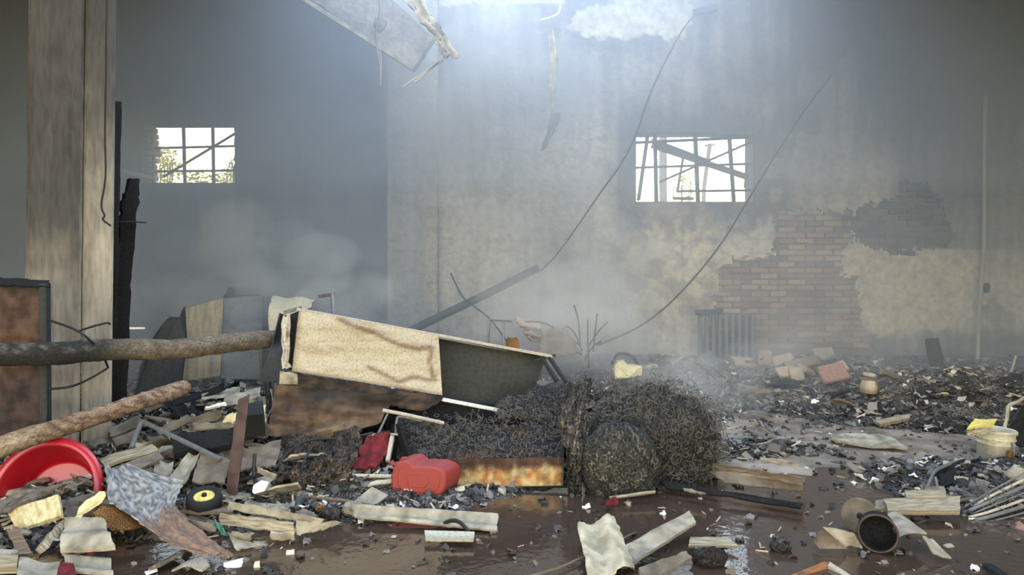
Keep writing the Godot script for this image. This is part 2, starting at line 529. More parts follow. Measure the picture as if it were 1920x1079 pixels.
const BEIGE := [Vector2(1602, 460), Vector2(1640, 474), Vector2(1685, 480), Vector2(1718, 468), Vector2(1800, 466), Vector2(1822, 500), Vector2(1806, 570), Vector2(1760, 620), Vector2(1700, 615), Vector2(1640, 632), Vector2(1600, 560), Vector2(1580, 520), Vector2(1580, 478)]

func wall_right_colour(px: float, py: float) -> Color:
	var n := nz.get_noise_2d(px * 0.006, py * 0.006)
	var n2 := nz.get_noise_2d(px * 0.02 + 9, py * 0.02)
	var streak := nz.get_noise_2d(px * 0.03, py * 0.003 + 20)
	var c := lin(180, 170, 156)
	c = c.lerp(lin(200, 189, 172), clampf(0.5 + n2 * 0.6 + n * 0.5, 0, 1) * 0.6)
	var soot := smoothstep(380.0, 60.0, py) * 0.75 + smoothstep(1380.0, 1750.0, px) * 0.55 * smoothstep(620.0, 250.0, py)
	soot += 0.85 * smoothstep(1120.0, 1190.0, px) * smoothstep(1600.0, 1440.0, px) * smoothstep(470.0 + n2 * 60.0, 400.0 + n2 * 60.0, py) * smoothstep(180.0, 260.0, py)
	soot += streak * 0.45 + n * 0.5 + 0.06
	soot += 0.8 * smoothstep(600.0, 640.0, py) * smoothstep(1500.0, 1560.0, px)
	c = c.lerp(lin(84, 82, 82), clampf(soot, 0.0, 0.93))
	var e := Vector2((px - 1255) / 120.0, (py - 505) / 105.0).length() + n2 * 0.7
	c = c.lerp(lin(196, 182, 146).lerp(lin(136, 118, 100), smoothstep(0.05, -0.25, n2)), smoothstep(1.15, 0.75, e) * 0.7)
	if rough_poly(BEIGE, px, py, 5): c = lin(198, 182, 160).lerp(lin(174, 158, 140), clampf(0.4 + n2, 0, 1))
	if rough_poly(PATCH_TOP, px, py, 5): c = lin(190, 182, 160).lerp(lin(168, 157, 134), clampf(0.4 + n2 * 1.4, 0, 1))
	if py < 9 + n2 * 10 and px > 815 and px < 1060: c = lin(190, 178, 150)
	if px > 1694 + n2 * 40 and py > 262 and py < 468: c = c.lerp(lin(92, 92, 94), 0.55)
	c = c.lerp(lin(96, 86, 82), clampf(smoothstep(30.0, 8.0, absf(px - 1866 - n2 * 40)) * smoothstep(540.0, 580.0, py), 0, 0.6))
	if Vector2((px - 1540) / 100.0, (py - 320) / 80.0).length() + n2 < 0.8: c = c.lerp(lin(160, 152, 140), 0.5)
	return c

func wall_left_colour(px: float, py: float) -> Color:
	var n := nz.get_noise_2d(px * 0.006, py * 0.006 + 70)
	var streak := nz.get_noise_2d(px * 0.03, py * 0.003 + 90)
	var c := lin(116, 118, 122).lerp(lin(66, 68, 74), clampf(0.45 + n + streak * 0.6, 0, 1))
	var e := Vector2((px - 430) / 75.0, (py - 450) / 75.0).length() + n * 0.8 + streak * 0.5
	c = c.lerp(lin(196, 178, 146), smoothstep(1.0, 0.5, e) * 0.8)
	return c

# a plaster skin of small cells before a wall: holes left out, crumbled edges, its own relief
func skin(d: float, x0: float, x1: float, y0: float, y1: float, cell: float, th: float, hole: Callable, colour: Callable, relief: float) -> MB:
	var mb := MB.new()
	var w := int((x1 - x0) / cell); var h := int((y1 - y0) / cell)
	var open := []; open.resize(w * h)
	var pid := {}
	for j in h:
		for i in w:
			var x := x0 + (i + 0.5) * cell; var y := y0 + (j + 0.5) * cell
			open[j * w + i] = hole.call(x / d * F + CX, CY - (y - EYE) / d * F)
	for j in h + 1:
		for i in w + 1:
			var x := x0 + i * cell; var y := y0 + j * cell
			var px := x / d * F + CX; var py := CY - (y - EYE) / d * F
			var q := Vector3(x + nzf.get_noise_2d(x * 6, y * 6) * cell * 0.6, y + nzf.get_noise_2d(x * 6 + 30, y * 6) * cell * 0.6, -d + th + relief * nz.get_noise_2d(x * 2.0, y * 2.0) + relief * 0.5 * nzf.get_noise_2d(x * 2, y * 2))
			pid[j * (w + 1) + i] = mb.v.size()
			mb.v.append(q); mb.n.append(Vector3.ZERO); mb.uv.append(Vector2(x, y)); mb.col.append(colour.call(px, py))
	var nn := PackedVector3Array(); nn.resize(mb.v.size())
	for j in h:
		for i in w:
			if open[j * w + i]: continue
			var a: int = pid[j * (w + 1) + i]; var b := a + 1; var c := a + w + 1; var e := c + 1
			for t in [[a, c, b], [b, c, e]]:
				var f := (mb.v[t[2]] - mb.v[t[0]]).cross(mb.v[t[1]] - mb.v[t[0]])
				for k in t:
					nn[k] += f; mb.ix.append(k)
	for k in nn.size(): mb.n[k] = nn[k].normalized() if nn[k].length() > 0 else Vector3.BACK
	for j in h:
		for i in w:
			if open[j * w + i]: continue
			var a: int = pid[j * (w + 1) + i]; var b := a + 1; var c := a + w + 1; var e := c + 1
			var back := Vector3(0, 0, -th - 0.03)
			for s in [[-1, 0, c, a], [1, 0, b, e], [0, -1, a, b], [0, 1, e, c]]:
				var ii: int = i + s[0]; var jj: int = j + s[1]
				if ii < 0 or jj < 0 or ii >= w or jj >= h or open[jj * w + ii]:
					mb.quad(mb.v[s[2]], mb.v[s[3]], mb.v[s[3]] + back, mb.v[s[2]] + back, mb.col[s[2]])
	return mb

func wall_blocks(d: float, x0: float, x1: float, top: float, win: Array, th := 0.38) -> MB:   # masonry round one opening [left, right, upper, lower] in metres
	var mb := MB.new()
	var z := -d - th * 0.5
	for b in [[x0, win[0], -0.3, top], [win[1], x1, -0.3, top], [win[0], win[1], -0.3, win[3]], [win[0], win[1], win[2], top]]:
		box(mb, Vector3(b[1] - b[0], b[3] - b[2], th), Transform3D(Basis(), Vector3((b[0] + b[1]) * 0.5, (b[2] + b[3]) * 0.5, z)), 0.0, Color.WHITE)
	return mb

func lay_bricks(parent: Node3D, poly: Array, d: float, mats: Array, win: Array) -> void:
	var poly2 := PackedVector2Array()
	for p in poly: poly2.append(Vector2((p.x - CX) / F * d, EYE - (p.y - CY) / F * d))
	var grown: Array = Geometry2D.offset_polygon(poly2, 0.05)
	var kinds := []
	for k in 4:
		var mb := MB.new()
		var s := Vector3([0.235, 0.245, 0.24, 0.23][k], [0.066, 0.07, 0.064, 0.068][k], 0.05)
		box(mb, s, Transform3D(Basis(Vector3.BACK, rng.randf_range(-0.02, 0.02)), Vector3.ZERO), 0.008)
		kinds.append(mb.mesh())
	var lo := poly2[0]; var hi := poly2[0]
	for p in poly2: lo = lo.min(p); hi = hi.max(p)
	var row := 0
	var y := lo.y - fmod(lo.y, 0.082)
	while y < hi.y + 0.05:
		var x := lo.x - fmod(lo.x, 0.258) - 0.258 + (0.129 if row % 2 else 0.0)
		while x < hi.x + 0.2:
			var c := Vector2(x, y)
			if y > 0.25 and Geometry2D.is_point_in_polygon(c, grown[0]) and rng.randf() > 0.08:
				var o := MeshInstance3D.new(); o.name = "brick"
				o.mesh = kinds[rng.randi() % 4]
				o.material_override = M[mats[rng.randi() % mats.size()]]
				parent.add_child(o, true)
				o.position = Vector3(x + rng.randf_range(-0.008, 0.008), y + rng.randf_range(-0.005, 0.005), -d + rng.randf_range(-0.024, 0.012)) - gpos(parent)
				o.rotation = Vector3(rng.randf_range(-0.1, 0.1), rng.randf_range(-0.06, 0.06), rng.randf_range(-0.05, 0.05))
			x += 0.258
		y += 0.082; row += 1

const WIN1 := [268.0, 440.0, 232.0, 343.0]
const WIN2 := [1193.0, 1412.0, 250.0, 378.0]
func win_m(w: Array, d: float) -> Array:
	return [(w[0] - CX) / F * d, (w[1] - CX) / F * d, EYE - (w[2] - CY) / F * d, EYE - (w[3] - CY) / F * d]

func setting() -> void:
	# floor
	var mb := MB.new()
	var p := PackedVector3Array(); var t := PackedVector2Array(); var c := PackedColorArray()
	for j in 141:
		for i in 161:
			var x := -8.4 + i * 0.1; var z := 3.0 - j * 0.105
			var y := -0.006 - 0.022 * smoothstep(-5.9, -5.2, z + 0.4 * nz.get_noise_2d(x * 0.7, 3.0)) + 0.018 * nz.get_noise_2d(x * 0.5, z * 0.5) + 0.008 * nzf.get_noise_2d(x, z)
			p.append(Vector3(x, y, z)); t.append(Vector2(x, z))
			c.append(lin(150, 133, 117).lerp(lin(112, 99, 88), clampf(0.5 + nz.get_noise_2d(x, z + 40), 0, 1)))
	mb.grid(p, 161, 141, t, c)
	box(mb, Vector3(16.8, 0.3, 14.9), Transform3D(Basis(), Vector3(-0.4, -0.24, -4.4)), 0.0, lin(80, 72, 64))
	struct(mb, "floor", M.mud)
	# standing water: a level sheet that fills the floor's hollows
	mb = MB.new()
	var w := [Vector3(-2.6, -0.014, -1.5), Vector3(4.6, -0.014, -1.5), Vector3(4.6, -0.014, -6.3), Vector3(-2.6, -0.014, -6.3)]
	p = PackedVector3Array(); t = PackedVector2Array()
	for j in 25:
		for i in 37:
			p.append(Vector3(-2.6 + i * 0.2, -0.011, -1.5 - j * 0.2)); t.append(Vector2(i, j) * 0.2)
	mb.grid(p, 37, 25, t)
	var o := put(mb, "puddle", M.water); o.set_meta("kind", "stuff")
	o.set_meta("label", "shallow brown flood water standing on the floor in front of the wreckage"); o.set_meta("category", "water")
	# back wall, right part: masonry, plaster skin, bare bricks
	var wm := win_m(WIN2, WALL_D)
	var x820 := (818.0 - CX) / F * WALL_D
	var wr := struct(wall_blocks(WALL_D, x820, 7.9, 6.0, wm), "wall_back_right", M.mortar)
	var hole2 := func(px: float, py: float) -> bool:
		if px > WIN2[0] - 3 and px < WIN2[1] + 3 and py > WIN2[2] - 3 + (px - 1193) * 0.03 and py < WIN2[3] + 2: return true
		return rough_poly(BRICKS_A, px, py, 6) or rough_poly(BRICKS_B, px, py, 5)
	put(skin(WALL_D, x820, 7.6, 0.2, 5.75, 0.032, 0.035, hole2, wall_right_colour, 0.012), "plaster", M.plaster, wr)
	lay_bricks(wr, BRICKS_A, WALL_D, ["brick0", "brick1", "brick2", "brick3", "brick4", "brick1"], wm)
	lay_bricks(wr, BRICKS_B, WALL_D, ["brick_soot", "brick_soot", "brick4"], wm)
	# left part, further back
	var w1 := win_m(WIN1, REAR_D)
	var x725 := (727.0 - CX) / F * 10.25
	var wl := struct(wall_blocks(REAR_D, -8.5, x725 + 0.3, 6.0, w1), "wall_back_left", M.mortar)
	var hole1 := func(px: float, py: float) -> bool:
		return px > WIN1[0] - 3 and px < WIN1[1] + 3 and py > WIN1[2] - 3 and py < WIN1[3] + 2 + (px - 268) * 0.02
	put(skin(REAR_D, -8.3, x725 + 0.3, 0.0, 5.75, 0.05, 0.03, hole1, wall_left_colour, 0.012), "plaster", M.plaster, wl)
	var bk := 0
	for k in 10:   # the bricks of the broken left reveal
		var q := P(268 + nzf.get_noise_1d(k * 3.0) * 8.0, 240 + k * 11.5, REAR_D)
		var one := MB.new(); box(one, Vector3(0.13, 0.08, 0.3), Transform3D(Basis(Vector3.UP, rng.randf_range(-0.15, 0.15)), q + Vector3(0.03, 0, -0.17)), 0.01)
		put(one, "brick", M["brick%d" % [0, 1, 3][k % 3]], wl)
	# pier where the two parts meet
	var x829 := (821.0 - CX) / F * 10.25
	var pier := skin(10.25, x725, x829, 0.1, 5.75, 0.04, 0.02, func(_a, _b): return false, func(px, py): return wall_right_colour(px, py + 120).lerp(lin(150, 140, 128), 0.5), 0.008)
	box(pier, Vector3(x829 - x725 - 0.01, 6.0, 1.5), Transform3D(Basis(), Vector3((x725 + x829) * 0.5, 3.0 - 0.2, -10.25 - 0.76)), 0.01, lin(150, 142, 130))
	struct(pier, "wall_pier", M.plaster)
	# side walls and the surviving strips of ceiling
	mb = MB.new(); box(mb, Vector3(0.3, 6.2, 13.0), Transform3D(Basis(), Vector3(-8.35, 2.9, -5.2)), 0.0, lin(120, 116, 112)); struct(mb, "wall_left", M.plaster)
	mb = MB.new(); box(mb, Vector3(0.3, 6.2, 13.0), Transform3D(Basis(), Vector3(7.75, 2.9, -5.2)), 0.0, lin(120, 116, 112)); struct(mb, "wall_right", M.plaster)
	mb = MB.new()
	box(mb, Vector3(6.2, 0.25, 7.5), Transform3D(Basis(), Vector3(-5.3, 5.72, -8.0)), 0.0, lin(110, 108, 106))
	box(mb, Vector3(4.9, 0.25, 7.5), Transform3D(Basis(), Vector3(5.4, 5.72, -8.0)), 0.0, lin(110, 108, 106))
	box(mb, Vector3(6.0, 0.25, 1.75), Transform3D(Basis(), Vector3(0.4, 5.72, -10.85)), 0.0, lin(110, 108, 106))
	box(mb, Vector3(16.2, 0.25, 6.6), Transform3D(Basis(), Vector3(-0.3, 5.72, -0.3)), 0.0, lin(110, 108, 106))
	struct(mb, "ceiling", M.plaster)
	pillar()
	windows()

func pillar() -> void:
	var o := Node3D.new(); o.name = "pillar"; add_child(o); o.set_meta("kind", "structure")
	o.position = P(130, 870, 6.0); o.position.y = -0.1
	o.rotation = Vector3(0, deg_to_rad(29.5), deg_to_rad(-0.6))
	var paint := func(x: float, y: float) -> Color:
		var n := nz.get_noise_2d(x * 5.0, y * 0.8)
		var m := nz.get_noise_2d(x * 2.0 + 8, y * 2.0)
		var cc := lin(170, 160, 145).lerp(lin(126, 116, 106), clampf(0.5 + n * 0.8, 0, 1))
		var soot := smoothstep(1.2, 3.3, y + m * 0.5 + (1.0 if x < 0.07 else 0.0)) * 0.9
		soot = maxf(soot, smoothstep(0.5, 0.1, y + m * 0.3) * 0.7)
		soot = maxf(soot, smoothstep(0.33, 0.55, m + n * 0.4) * 0.3)
		return cc.lerp(lin(56, 55, 56), clampf(soot, 0, 0.95))
	for s in [[-0.30, 0.072, 0.0], [0.08, 0.29, 0.012]]:   # two cast posts with an open joint
		var mb := MB.new()
		var w := 15; var h := 110
		var pts := PackedVector3Array(); var t := PackedVector2Array(); var c := PackedColorArray()
		for j in h + 1:
			for i in w + 1:
				var x := lerpf(s[0], s[1], float(i) / w); var y := 5.75 * j / h
				var edge := minf(i, w - i)
				var z: float = 0.24 + s[2] + 0.006 * nz.get_noise_2d(x * 6, y * 3) - (0.02 if edge == 0 else 0.0) - (0.012 * maxf(0.0, nzf.get_noise_2d(x * 2 + 5, y * 2)) if edge < 2 else 0.0)
				pts.append(Vector3(x, y, z)); t.append(Vector2(x, y)); c.append(paint.call(x, y))
		mb.grid(pts, w + 1, h + 1, t, c, true)
		box(mb, Vector3(s[1] - s[0], 5.75, 0.46), Transform3D(Basis(), Vector3((s[0] + s[1]) * 0.5, 2.875, -0.01 + s[2])), 0.006, lin(92, 86, 80))
		var q := MeshInstance3D.new(); q.name = "post"; q.mesh = mb.mesh(); q.mesh.surface_set_material(0, M.concrete)
		o.add_child(q, true)

func windows() -> void:
	# bar grilles, set in the thickness of the walls
	var d := REAR_D + 0.14
	var o := Node3D.new(); o.name = "window_1"; add_child(o); o.set_meta("kind", "structure"); o.position = P(354, 343, d)
	for b in [[[284, 228, d], [286, 345, d], 0.055], [[344, 230, d], [347, 348, d], 0.028], [[399, 232, d], [401, 346, d], 0.028], [[262, 238, d - 0.02], [442, 236, d - 0.02], 0.022], [[262, 279, d - 0.02], [442, 274, d - 0.02], 0.022], [[262, 322, d - 0.02], [442, 320, d - 0.02], 0.022], [[306, 332, d - 0.04], [442, 250, d - 0.04], 0.022]]:
		put(bar(MB.new(), b[0], b[1], b[2] * 1.5, b[2] * 1.5), "bar", M.iron_dark, o)
	d = WALL_D + 0.14
	o = Node3D.new(); o.name = "window_2"; add_child(o); o.set_meta("kind", "structure"); o.position = P(1303, 378, d)
	for b in [[[1228, 246, d], [1231, 400, d - 0.1], 0.034], [[1303, 248, d], [1309, 385, d - 0.1], 0.036], [[1367, 252, d], [1377, 398, d - 0.1], 0.034], [[1186, 268, d - 0.03], [1420, 257, d - 0.03], 0.026], [[1186, 315, d - 0.03], [1420, 307, d - 0.03], 0.022], [[1268, 359, d - 0.03], [1420, 357, d - 0.03], 0.022], [[1236, 342, d - 0.05], [1414, 264, d - 0.05], 0.022]]:
		put(bar(MB.new(), b[0], b[1], b[2] * 1.5, b[2] * 1.5), "bar", M.iron_dark, o)
	# boards that fell against the right grille from outside
	d = WALL_D + 0.3
	solo(bar(MB.new(), [1214, 256, d], [1197, 376, d - 0.05], 0.04, 0.11), "plank", M.wood_grey, "scorched upright board leaning at the left end of the right window's grille", "plank")
	solo(bar(MB.new(), [1222, 262, d - 0.06], [1330, 303, d - 0.06], 0.03, 0.05), "plank", M.wood_grey, "thin upper batten slanting down across the right window", "plank")
	solo(bar(MB.new(), [1222, 272, d - 0.06], [1412, 336, d - 0.02], 0.05, 0.085), "plank", M.wood_grey, "broad beam slanting down across the right window to its right jamb", "plank")
	solo(bar(MB.new(), [1282, 288, d + 0.05], [1270, 360, d + 0.05], 0.03, 0.06), "plank", M.wood_pale, "short pale upright stake behind the middle of the right window", "plank")
	solo(sheet(MB.new(), [[1401, 282, d], [1394, 352, d]], [[1413, 300, d], [1410, 354, d]], 0.03, {"rag": 0.02}), "plank", M.wood_pale, "splintered board end standing at the right jamb of the right window", "plank")
	solo(bar(MB.new(), [1262, 372, WALL_D - 0.06], [1300, 373, WALL_D - 0.06], 0.08, 0.04), "plank", M.slate, "short pale board lying on the sill of the right window", "plank")
	solo(bar(MB.new(), [231, 321, REAR_D - 0.1], [292, 335, REAR_D - 0.1], 0.05, 0.05), "sill_strip", M.white, "white broken strip jutting out from the lower left corner of the left window", "strip")

func outside() -> void:
	var mb := MB.new()
	box(mb, Vector3(90, 0.4, 60), Transform3D(Basis(), Vector3(0, -0.65, -41.9)), 0.0, lin(150, 140, 96))
	struct(mb, "ground", M.mud)
	bush("bush", "round yellow green bush outside the left window", P(312, 312, 15.5), Vector3(0.32, 0.42, 0.3), 420, lin(196, 186, 60))
	bush("hedge", "low yellow green growth along the bottom of the left window", P(390, 345, 14.5), Vector3(0.95, 0.3, 0.4), 700, lin(190, 184, 90))
	bush("bush", "thin twiggy bush outside the right end of the left window", P(433, 318, 15.0), Vector3(0.16, 0.36, 0.2), 60, lin(140, 134, 84))
	bush("bush", "pale green bush outside the lower middle of the right window", P(1282, 352, 17.0), Vector3(0.35, 0.4, 0.3), 220, lin(170, 166, 96))
	var pole := thing("utility_pole", "thin leaning utility pole with a cross arm seen through the right window", "pole", P(1312, 600, 24.0))
	put(tube(MB.new(), [[1312, 600, 24.0], [1320, 352, 24.0], [1331, 270, 24.0]], 0.07, 6), "mast", M.wood_grey, pole)
	put(bar(MB.new(), [1321, 273, 24.0], [1341, 272, 24.0], 0.05, 0.05), "cross_arm", M.wood_grey, pole)
	mb = MB.new()
	box(mb, Vector3(0.14, 5.6, 0.14), Transform3D(Basis(), P(1243, 310, 15.0) + Vector3(0, -1.05, 0)), 0.01)
	solo(mb, "post", M.wood_pale, "pale square post outside behind the left half of the right window", "post")

func bush(called: String, label: String, ctr: Vector3, r: Vector3, n: int, col: Color) -> void:
	var o := thing(called, label, "bush", Vector3(ctr.x, -0.45, ctr.z))
	var st := MB.new()
	for k in 5:
		tube(st, [Vector3(ctr.x, -0.45, ctr.z), ctr + Vector3(rng.randf_range(-0.6, 0.6) * r.x, 0, rng.randf_range(-0.5, 0.5) * r.z), ctr + Vector3(rng.randf_range(-0.8, 0.8) * r.x, r.y * 0.8, 0)], [0.02, 0.012, 0.004], 5)
	put(st, "stem", M.wood_grey, o)
	var lf := MB.new()
	for k in n:
		var q := Vector3(rng.randfn(), rng.randfn(), rng.randfn()).normalized() * pow(rng.randf(), 0.4)
		var c := ctr + q * r * (1.0 + 0.3 * nz.get_noise_3d(q.x * 2, q.y * 2, q.z * 2 + ctr.x))
		var b := Basis.from_euler(Vector3(rng.randf() * TAU, rng.randf() * TAU, 0))
		var s := rng.randf_range(0.03, 0.06)
		lf.quad(c + b * Vector3(-s, 0, 0), c + b * Vector3(0, 0.2 * s, -s * 0.45), c + b * Vector3(s, 0, 0), c + b * Vector3(0, 0.2 * s, s * 0.45), col * rng.randf_range(0.7, 1.2))
	var f := put(lf, "foliage", M.leaf, o); f.set_meta("kind", "stuff")

# ---------------------------------------------------------------- smoke
func fog(called: String, shape: int, ctr: Vector3, size: Vector3, density: float, col: Color, parent: Node3D) -> void:
	var f := FogVolume.new(); f.name = called
	f.shape = shape; f.size = size; f.position = ctr - gpos(parent)
	var m := FogMaterial.new(); m.density = density; m.albedo = col; m.resource_name = called
	f.material = m
	parent.add_child(f, true)

func plume(called: String, label: String, where: Vector3) -> Node3D:
	var o := thing(called, label, "smoke", where)
	o.set_meta("kind", "stuff")
	return o

func smoke() -> void:
	var B := RenderingServer.FOG_VOLUME_SHAPE_BOX
	var E := RenderingServer.FOG_VOLUME_SHAPE_ELLIPSOID
	var grey := Color(0.87, 0.905, 0.95)
	var hz := plume("smoke_haze", "thin grey smoke filling the rear of the hall up to the back wall", Vector3(0, 0, -9.5))
	fog("layer", B, Vector3(-0.3, 2.75, -9.35), Vector3(15.7, 5.6, 3.9), 0.17, grey, hz)
	fog("layer", B, Vector3(-0.3, 4.05, -9.6), Vector3(15.6, 3.2, 3.2), 0.09, grey, hz)
	fog("layer", B, Vector3(-4.6, 2.7, -9.7), Vector3(7.0, 5.4, 3.0), 0.16, grey, hz)
	var white := Color(0.97, 0.97, 0.96)
	for s in [[930, 230, 9.4, 1.4, 26, 0.45, "pale smoke drifting before the plaster above the middle of the hall"], [400, 530, 8.6, 0.6, 12, 0.55, "small white smoke wisp curling up left of the blue grey locker"], [520, 550, 8.4, 0.6, 18, 0.7, "white smoke cloud rising behind the cabinet's left end"], [1060, 610, 8.7, 0.9, 18, 0.5, "smoke rolling low round the burnt wire bush"], [660, 590, 7.9, 0.5, 10, 0.5, "thin smoke drifting along the cabinet's top rail"], [440, 660, 7.9, 0.5, 8, 0.3, "faint smoke over the slope below the locker"],
		[1330, 720, 7.6, 0.5, 10, 0.4, "smoke creeping out right of the wire bale"], [1180, 540, 9.4, 0.9, 14, 0.4, "soft smoke against the crumbled plaster under the right window"], [1080, 460, 9.4, 0.9, 10, 0.35, "smoke veil above the top of the slanting pole"], [1120, 660, 7.8, 0.7, 14, 0.4, "smoke seeping from the rubble behind the wire bale"], [1560, 660, 9.2, 0.8, 8, 0.25, "faint smoke over the fallen bricks"]]:
		var pl := plume("smoke_plume", s[6], P(s[0], s[1], s[2]))
		for k in s[4] * 2:
			var q := P(s[0], s[1], s[2]) + Vector3(rng.randfn(0, 0.6) * s[3], rng.randfn(0, 0.5) * s[3], rng.randfn(0, 0.25) * s[3])
			var r: float = rng.randf_range(0.3, 1.1) * s[3]
			fog("puff", E, q, Vector3(r * rng.randf_range(0.8, 1.7), r * rng.randf_range(0.6, 1.1), r), s[5] * rng.randf_range(0.15, 0.5) / s[3], white, pl)

# ---------------------------------------------------------------- the large wreckage
func big_things() -> void:
	cabinet()
	mattress()
	bale()
	basin()
	jerrycan()
	logs()
	# rust-brown sheet steel cupboard standing at the left edge
	var o := thing("steel_cupboard", "rust brown sheet steel cupboard standing at the left edge behind the charred pole", "cupboard", Vector3(-3.4, 0, -5.0))
	var pc := func(u: float, v: float) -> Color:
		var n := nz.get_noise_2d(u * 3.0, v * 4.0)
		var c := lin(112, 86, 74).lerp(lin(136, 96, 66), smoothstep(0.25, 0.42, v) * smoothstep(0.55, 0.42, v))
		c = c.lerp(lin(88, 70, 66), smoothstep(0.45, 0.6, v))
		return c.lerp(lin(66, 58, 56), clampf(n * 1.2 + smoothstep(0.08, 0.0, v), 0, 0.9))
	put(sheet(MB.new(), [[-110, 524, 4.98], [-110, 850, 4.98]], [[76, 534, 5.0], [78, 850, 5.0]], 0.012, {"paint": pc, "nv": 24, "nu": 16, "bend": 0.012}), "door", M.rust, o)
	put(bar(MB.new(), [84, 532, 5.0], [86, 850, 5.0], 0.05, 0.055), "frame", M.iron_dark, o)
	put(sheet(MB.new(), [[-110, 516, 5.05], [-110, 534, 4.96]], [[92, 528, 5.05], [94, 540, 4.97]], 0.01, {"rag": 0.02, "nu": 24}), "top_rim", M.wood_char, o)
	put(sheet(MB.new(), [[88, 534, 5.02], [90, 850, 5.02]], [[92, 534, 5.3], [94, 850, 5.3]], 0.01), "side_panel", M.iron_dark, o)

func cabinet() -> void:
	var o := thing("cabinet", "toppled metal cabinet with a scorched cream door, lying tilted on the heap in the middle", "cabinet", Vector3(-0.9, 0.15, -6.0))
	var q := 5.8
	var door := func(u: float, v: float) -> Color:
		var n := nz.get_noise_2d(u * 4.0, v * 2.5)
		var c := lin(222, 208, 182).lerp(lin(202, 186, 160), clampf(0.3 + n, 0, 1) * 0.35)
		var pp := Vector2(u, v * 0.45) + Vector2(n, -n) * 0.02
		var k1 := near_line([Vector2(0.50, 0.33), Vector2(0.60, 0.37), Vector2(0.72, 0.39), Vector2(0.80, 0.35), Vector2(0.93, 0.345)], pp)
		var k2 := near_line([Vector2(0.28, 0.02), Vector2(0.42, 0.05), Vector2(0.58, 0.085), Vector2(0.72, 0.125), Vector2(0.86, 0.12), Vector2(0.94, 0.10)], pp)
		var k3 := near_line([Vector2(0.94, 0.10), Vector2(0.93, 0.2), Vector2(0.955, 0.34)], pp)
		c = c.lerp(lin(206, 190, 176), smoothstep(0.10, 0.02, k2) * smoothstep(0.02, -0.03, pp.y - 0.02 - 0.16 * (u - 0.25)))
		c = c.lerp(lin(128, 92, 62), clampf(maxf(maxf(exp(-k1 * k1 * 3500.0), exp(-k2 * k2 * 3000.0)), exp(-k3 * k3 * 3500.0) * 0.9), 0, 0.8))
		return c.lerp(lin(120, 100, 80), clampf(smoothstep(0.94, 1.0, v) + smoothstep(0.03, 0.0, u), 0, 0.7))
	put(sheet(MB.new(), [[562, 580, q], [548, 696, q - 0.05]], [[822, 631, q + 0.15], [829, 741, q + 0.1]], 0.03, {"paint": door, "nu": 48, "nv": 30, "bend": 0.035, "seed": 4.0}), "door", M.cream, o)
	put(sheet(MB.new(), [[815, 634, q + 0.45], [818, 756, q + 0.4]], [[1024, 672, q + 0.5], [985, 768, q + 0.45]], 0.02, {"bend": 0.02}), "inner_panel", M.iron_dark, o)
	put(bar(MB.new(), [556, 580, q - 0.02], [1036, 669, q + 0.3], 0.03, 0.022), "top_rail", M.pipe_pale, o)
	put(bar(MB.new(), [828, 749, q + 0.05], [1052, 792, q + 0.12], 0.03, 0.026), "bottom_rail", M.cream, o)
	put(sheet(MB.new(), [[560, 581, q], [596, 586, q + 0.8]], [[1032, 669, q + 0.3], [1020, 672, q + 1.0]], 0.01), "top_panel", M.iron_grey, o)
	put(sheet(MB.new(), [[526, 588, q + 0.1], [508, 660, q + 0.08], [485, 716, q + 0.05]], [[538, 592, q + 0.5], [534, 660, q + 0.08], [530, 720, q - 0.02]], 0.01), "side_panel", M.iron_dark, o)
	put(sheet(MB.new(), [[531, 592, q - 0.02], [529, 692, q - 0.04]], [[547, 596, q - 0.02], [543, 692, q - 0.04]], 0.02, {"rag": 0.03, "paint": func(u, v): return lin(232, 224, 210).lerp(lin(120, 92, 76), clampf(nzf.get_noise_2d(u, v * 3.0) * 2.0, 0, 1))}), "insulation", M.cream, o)
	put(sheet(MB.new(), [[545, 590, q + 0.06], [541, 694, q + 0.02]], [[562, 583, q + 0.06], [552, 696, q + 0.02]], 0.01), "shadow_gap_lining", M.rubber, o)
	put(bar(MB.new(), [534, 586, q + 0.1], [564, 578, q + 0.1], 0.06, 0.03), "corner_block", M.iron_grey, o)
	var rail := func(u: float, v: float) -> Color: return lin(104, 82, 68).lerp(lin(48, 44, 44), clampf(0.5 + 1.6 * nz.get_noise_2d(u * 7.0, v * 2.0), 0, 1))
	put(sheet(MB.new(), [[528, 696, q - 0.06], [524, 728, q - 0.06]], [[832, 744, q + 0.06], [800, 770, q + 0.02]], 0.03, {"paint": rail, "nu": 40, "rag": 0.02}), "lower_rail", M.rust, o)
	put(pillow(MB.new(), [[524, 697, q - 0.1], [556, 702, q - 0.1], [558, 722, q - 0.1], [522, 722, q - 0.1]], Vector3(0, 0, -0.1), 0.012), "bracket", M.slate, o)
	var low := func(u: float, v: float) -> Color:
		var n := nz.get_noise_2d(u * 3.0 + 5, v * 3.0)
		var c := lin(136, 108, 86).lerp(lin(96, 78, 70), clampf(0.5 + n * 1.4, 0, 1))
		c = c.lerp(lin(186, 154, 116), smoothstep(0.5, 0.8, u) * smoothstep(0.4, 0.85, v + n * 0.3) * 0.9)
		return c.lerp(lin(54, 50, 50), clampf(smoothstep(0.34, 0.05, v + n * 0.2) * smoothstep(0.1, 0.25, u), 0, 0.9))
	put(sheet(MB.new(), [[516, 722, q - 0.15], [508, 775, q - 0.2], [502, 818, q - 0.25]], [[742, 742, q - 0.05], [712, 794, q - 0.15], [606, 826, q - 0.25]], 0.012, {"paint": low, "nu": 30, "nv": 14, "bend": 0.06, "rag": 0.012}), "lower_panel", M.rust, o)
	for k in 2:
		put(bar(MB.new(), [1014 + k * 14, 668, q + 0.3], [1044 + k * 18, 716 + k * 2, q + 0.2], 0.025, 0.03), "strut", M.iron_dark, o)
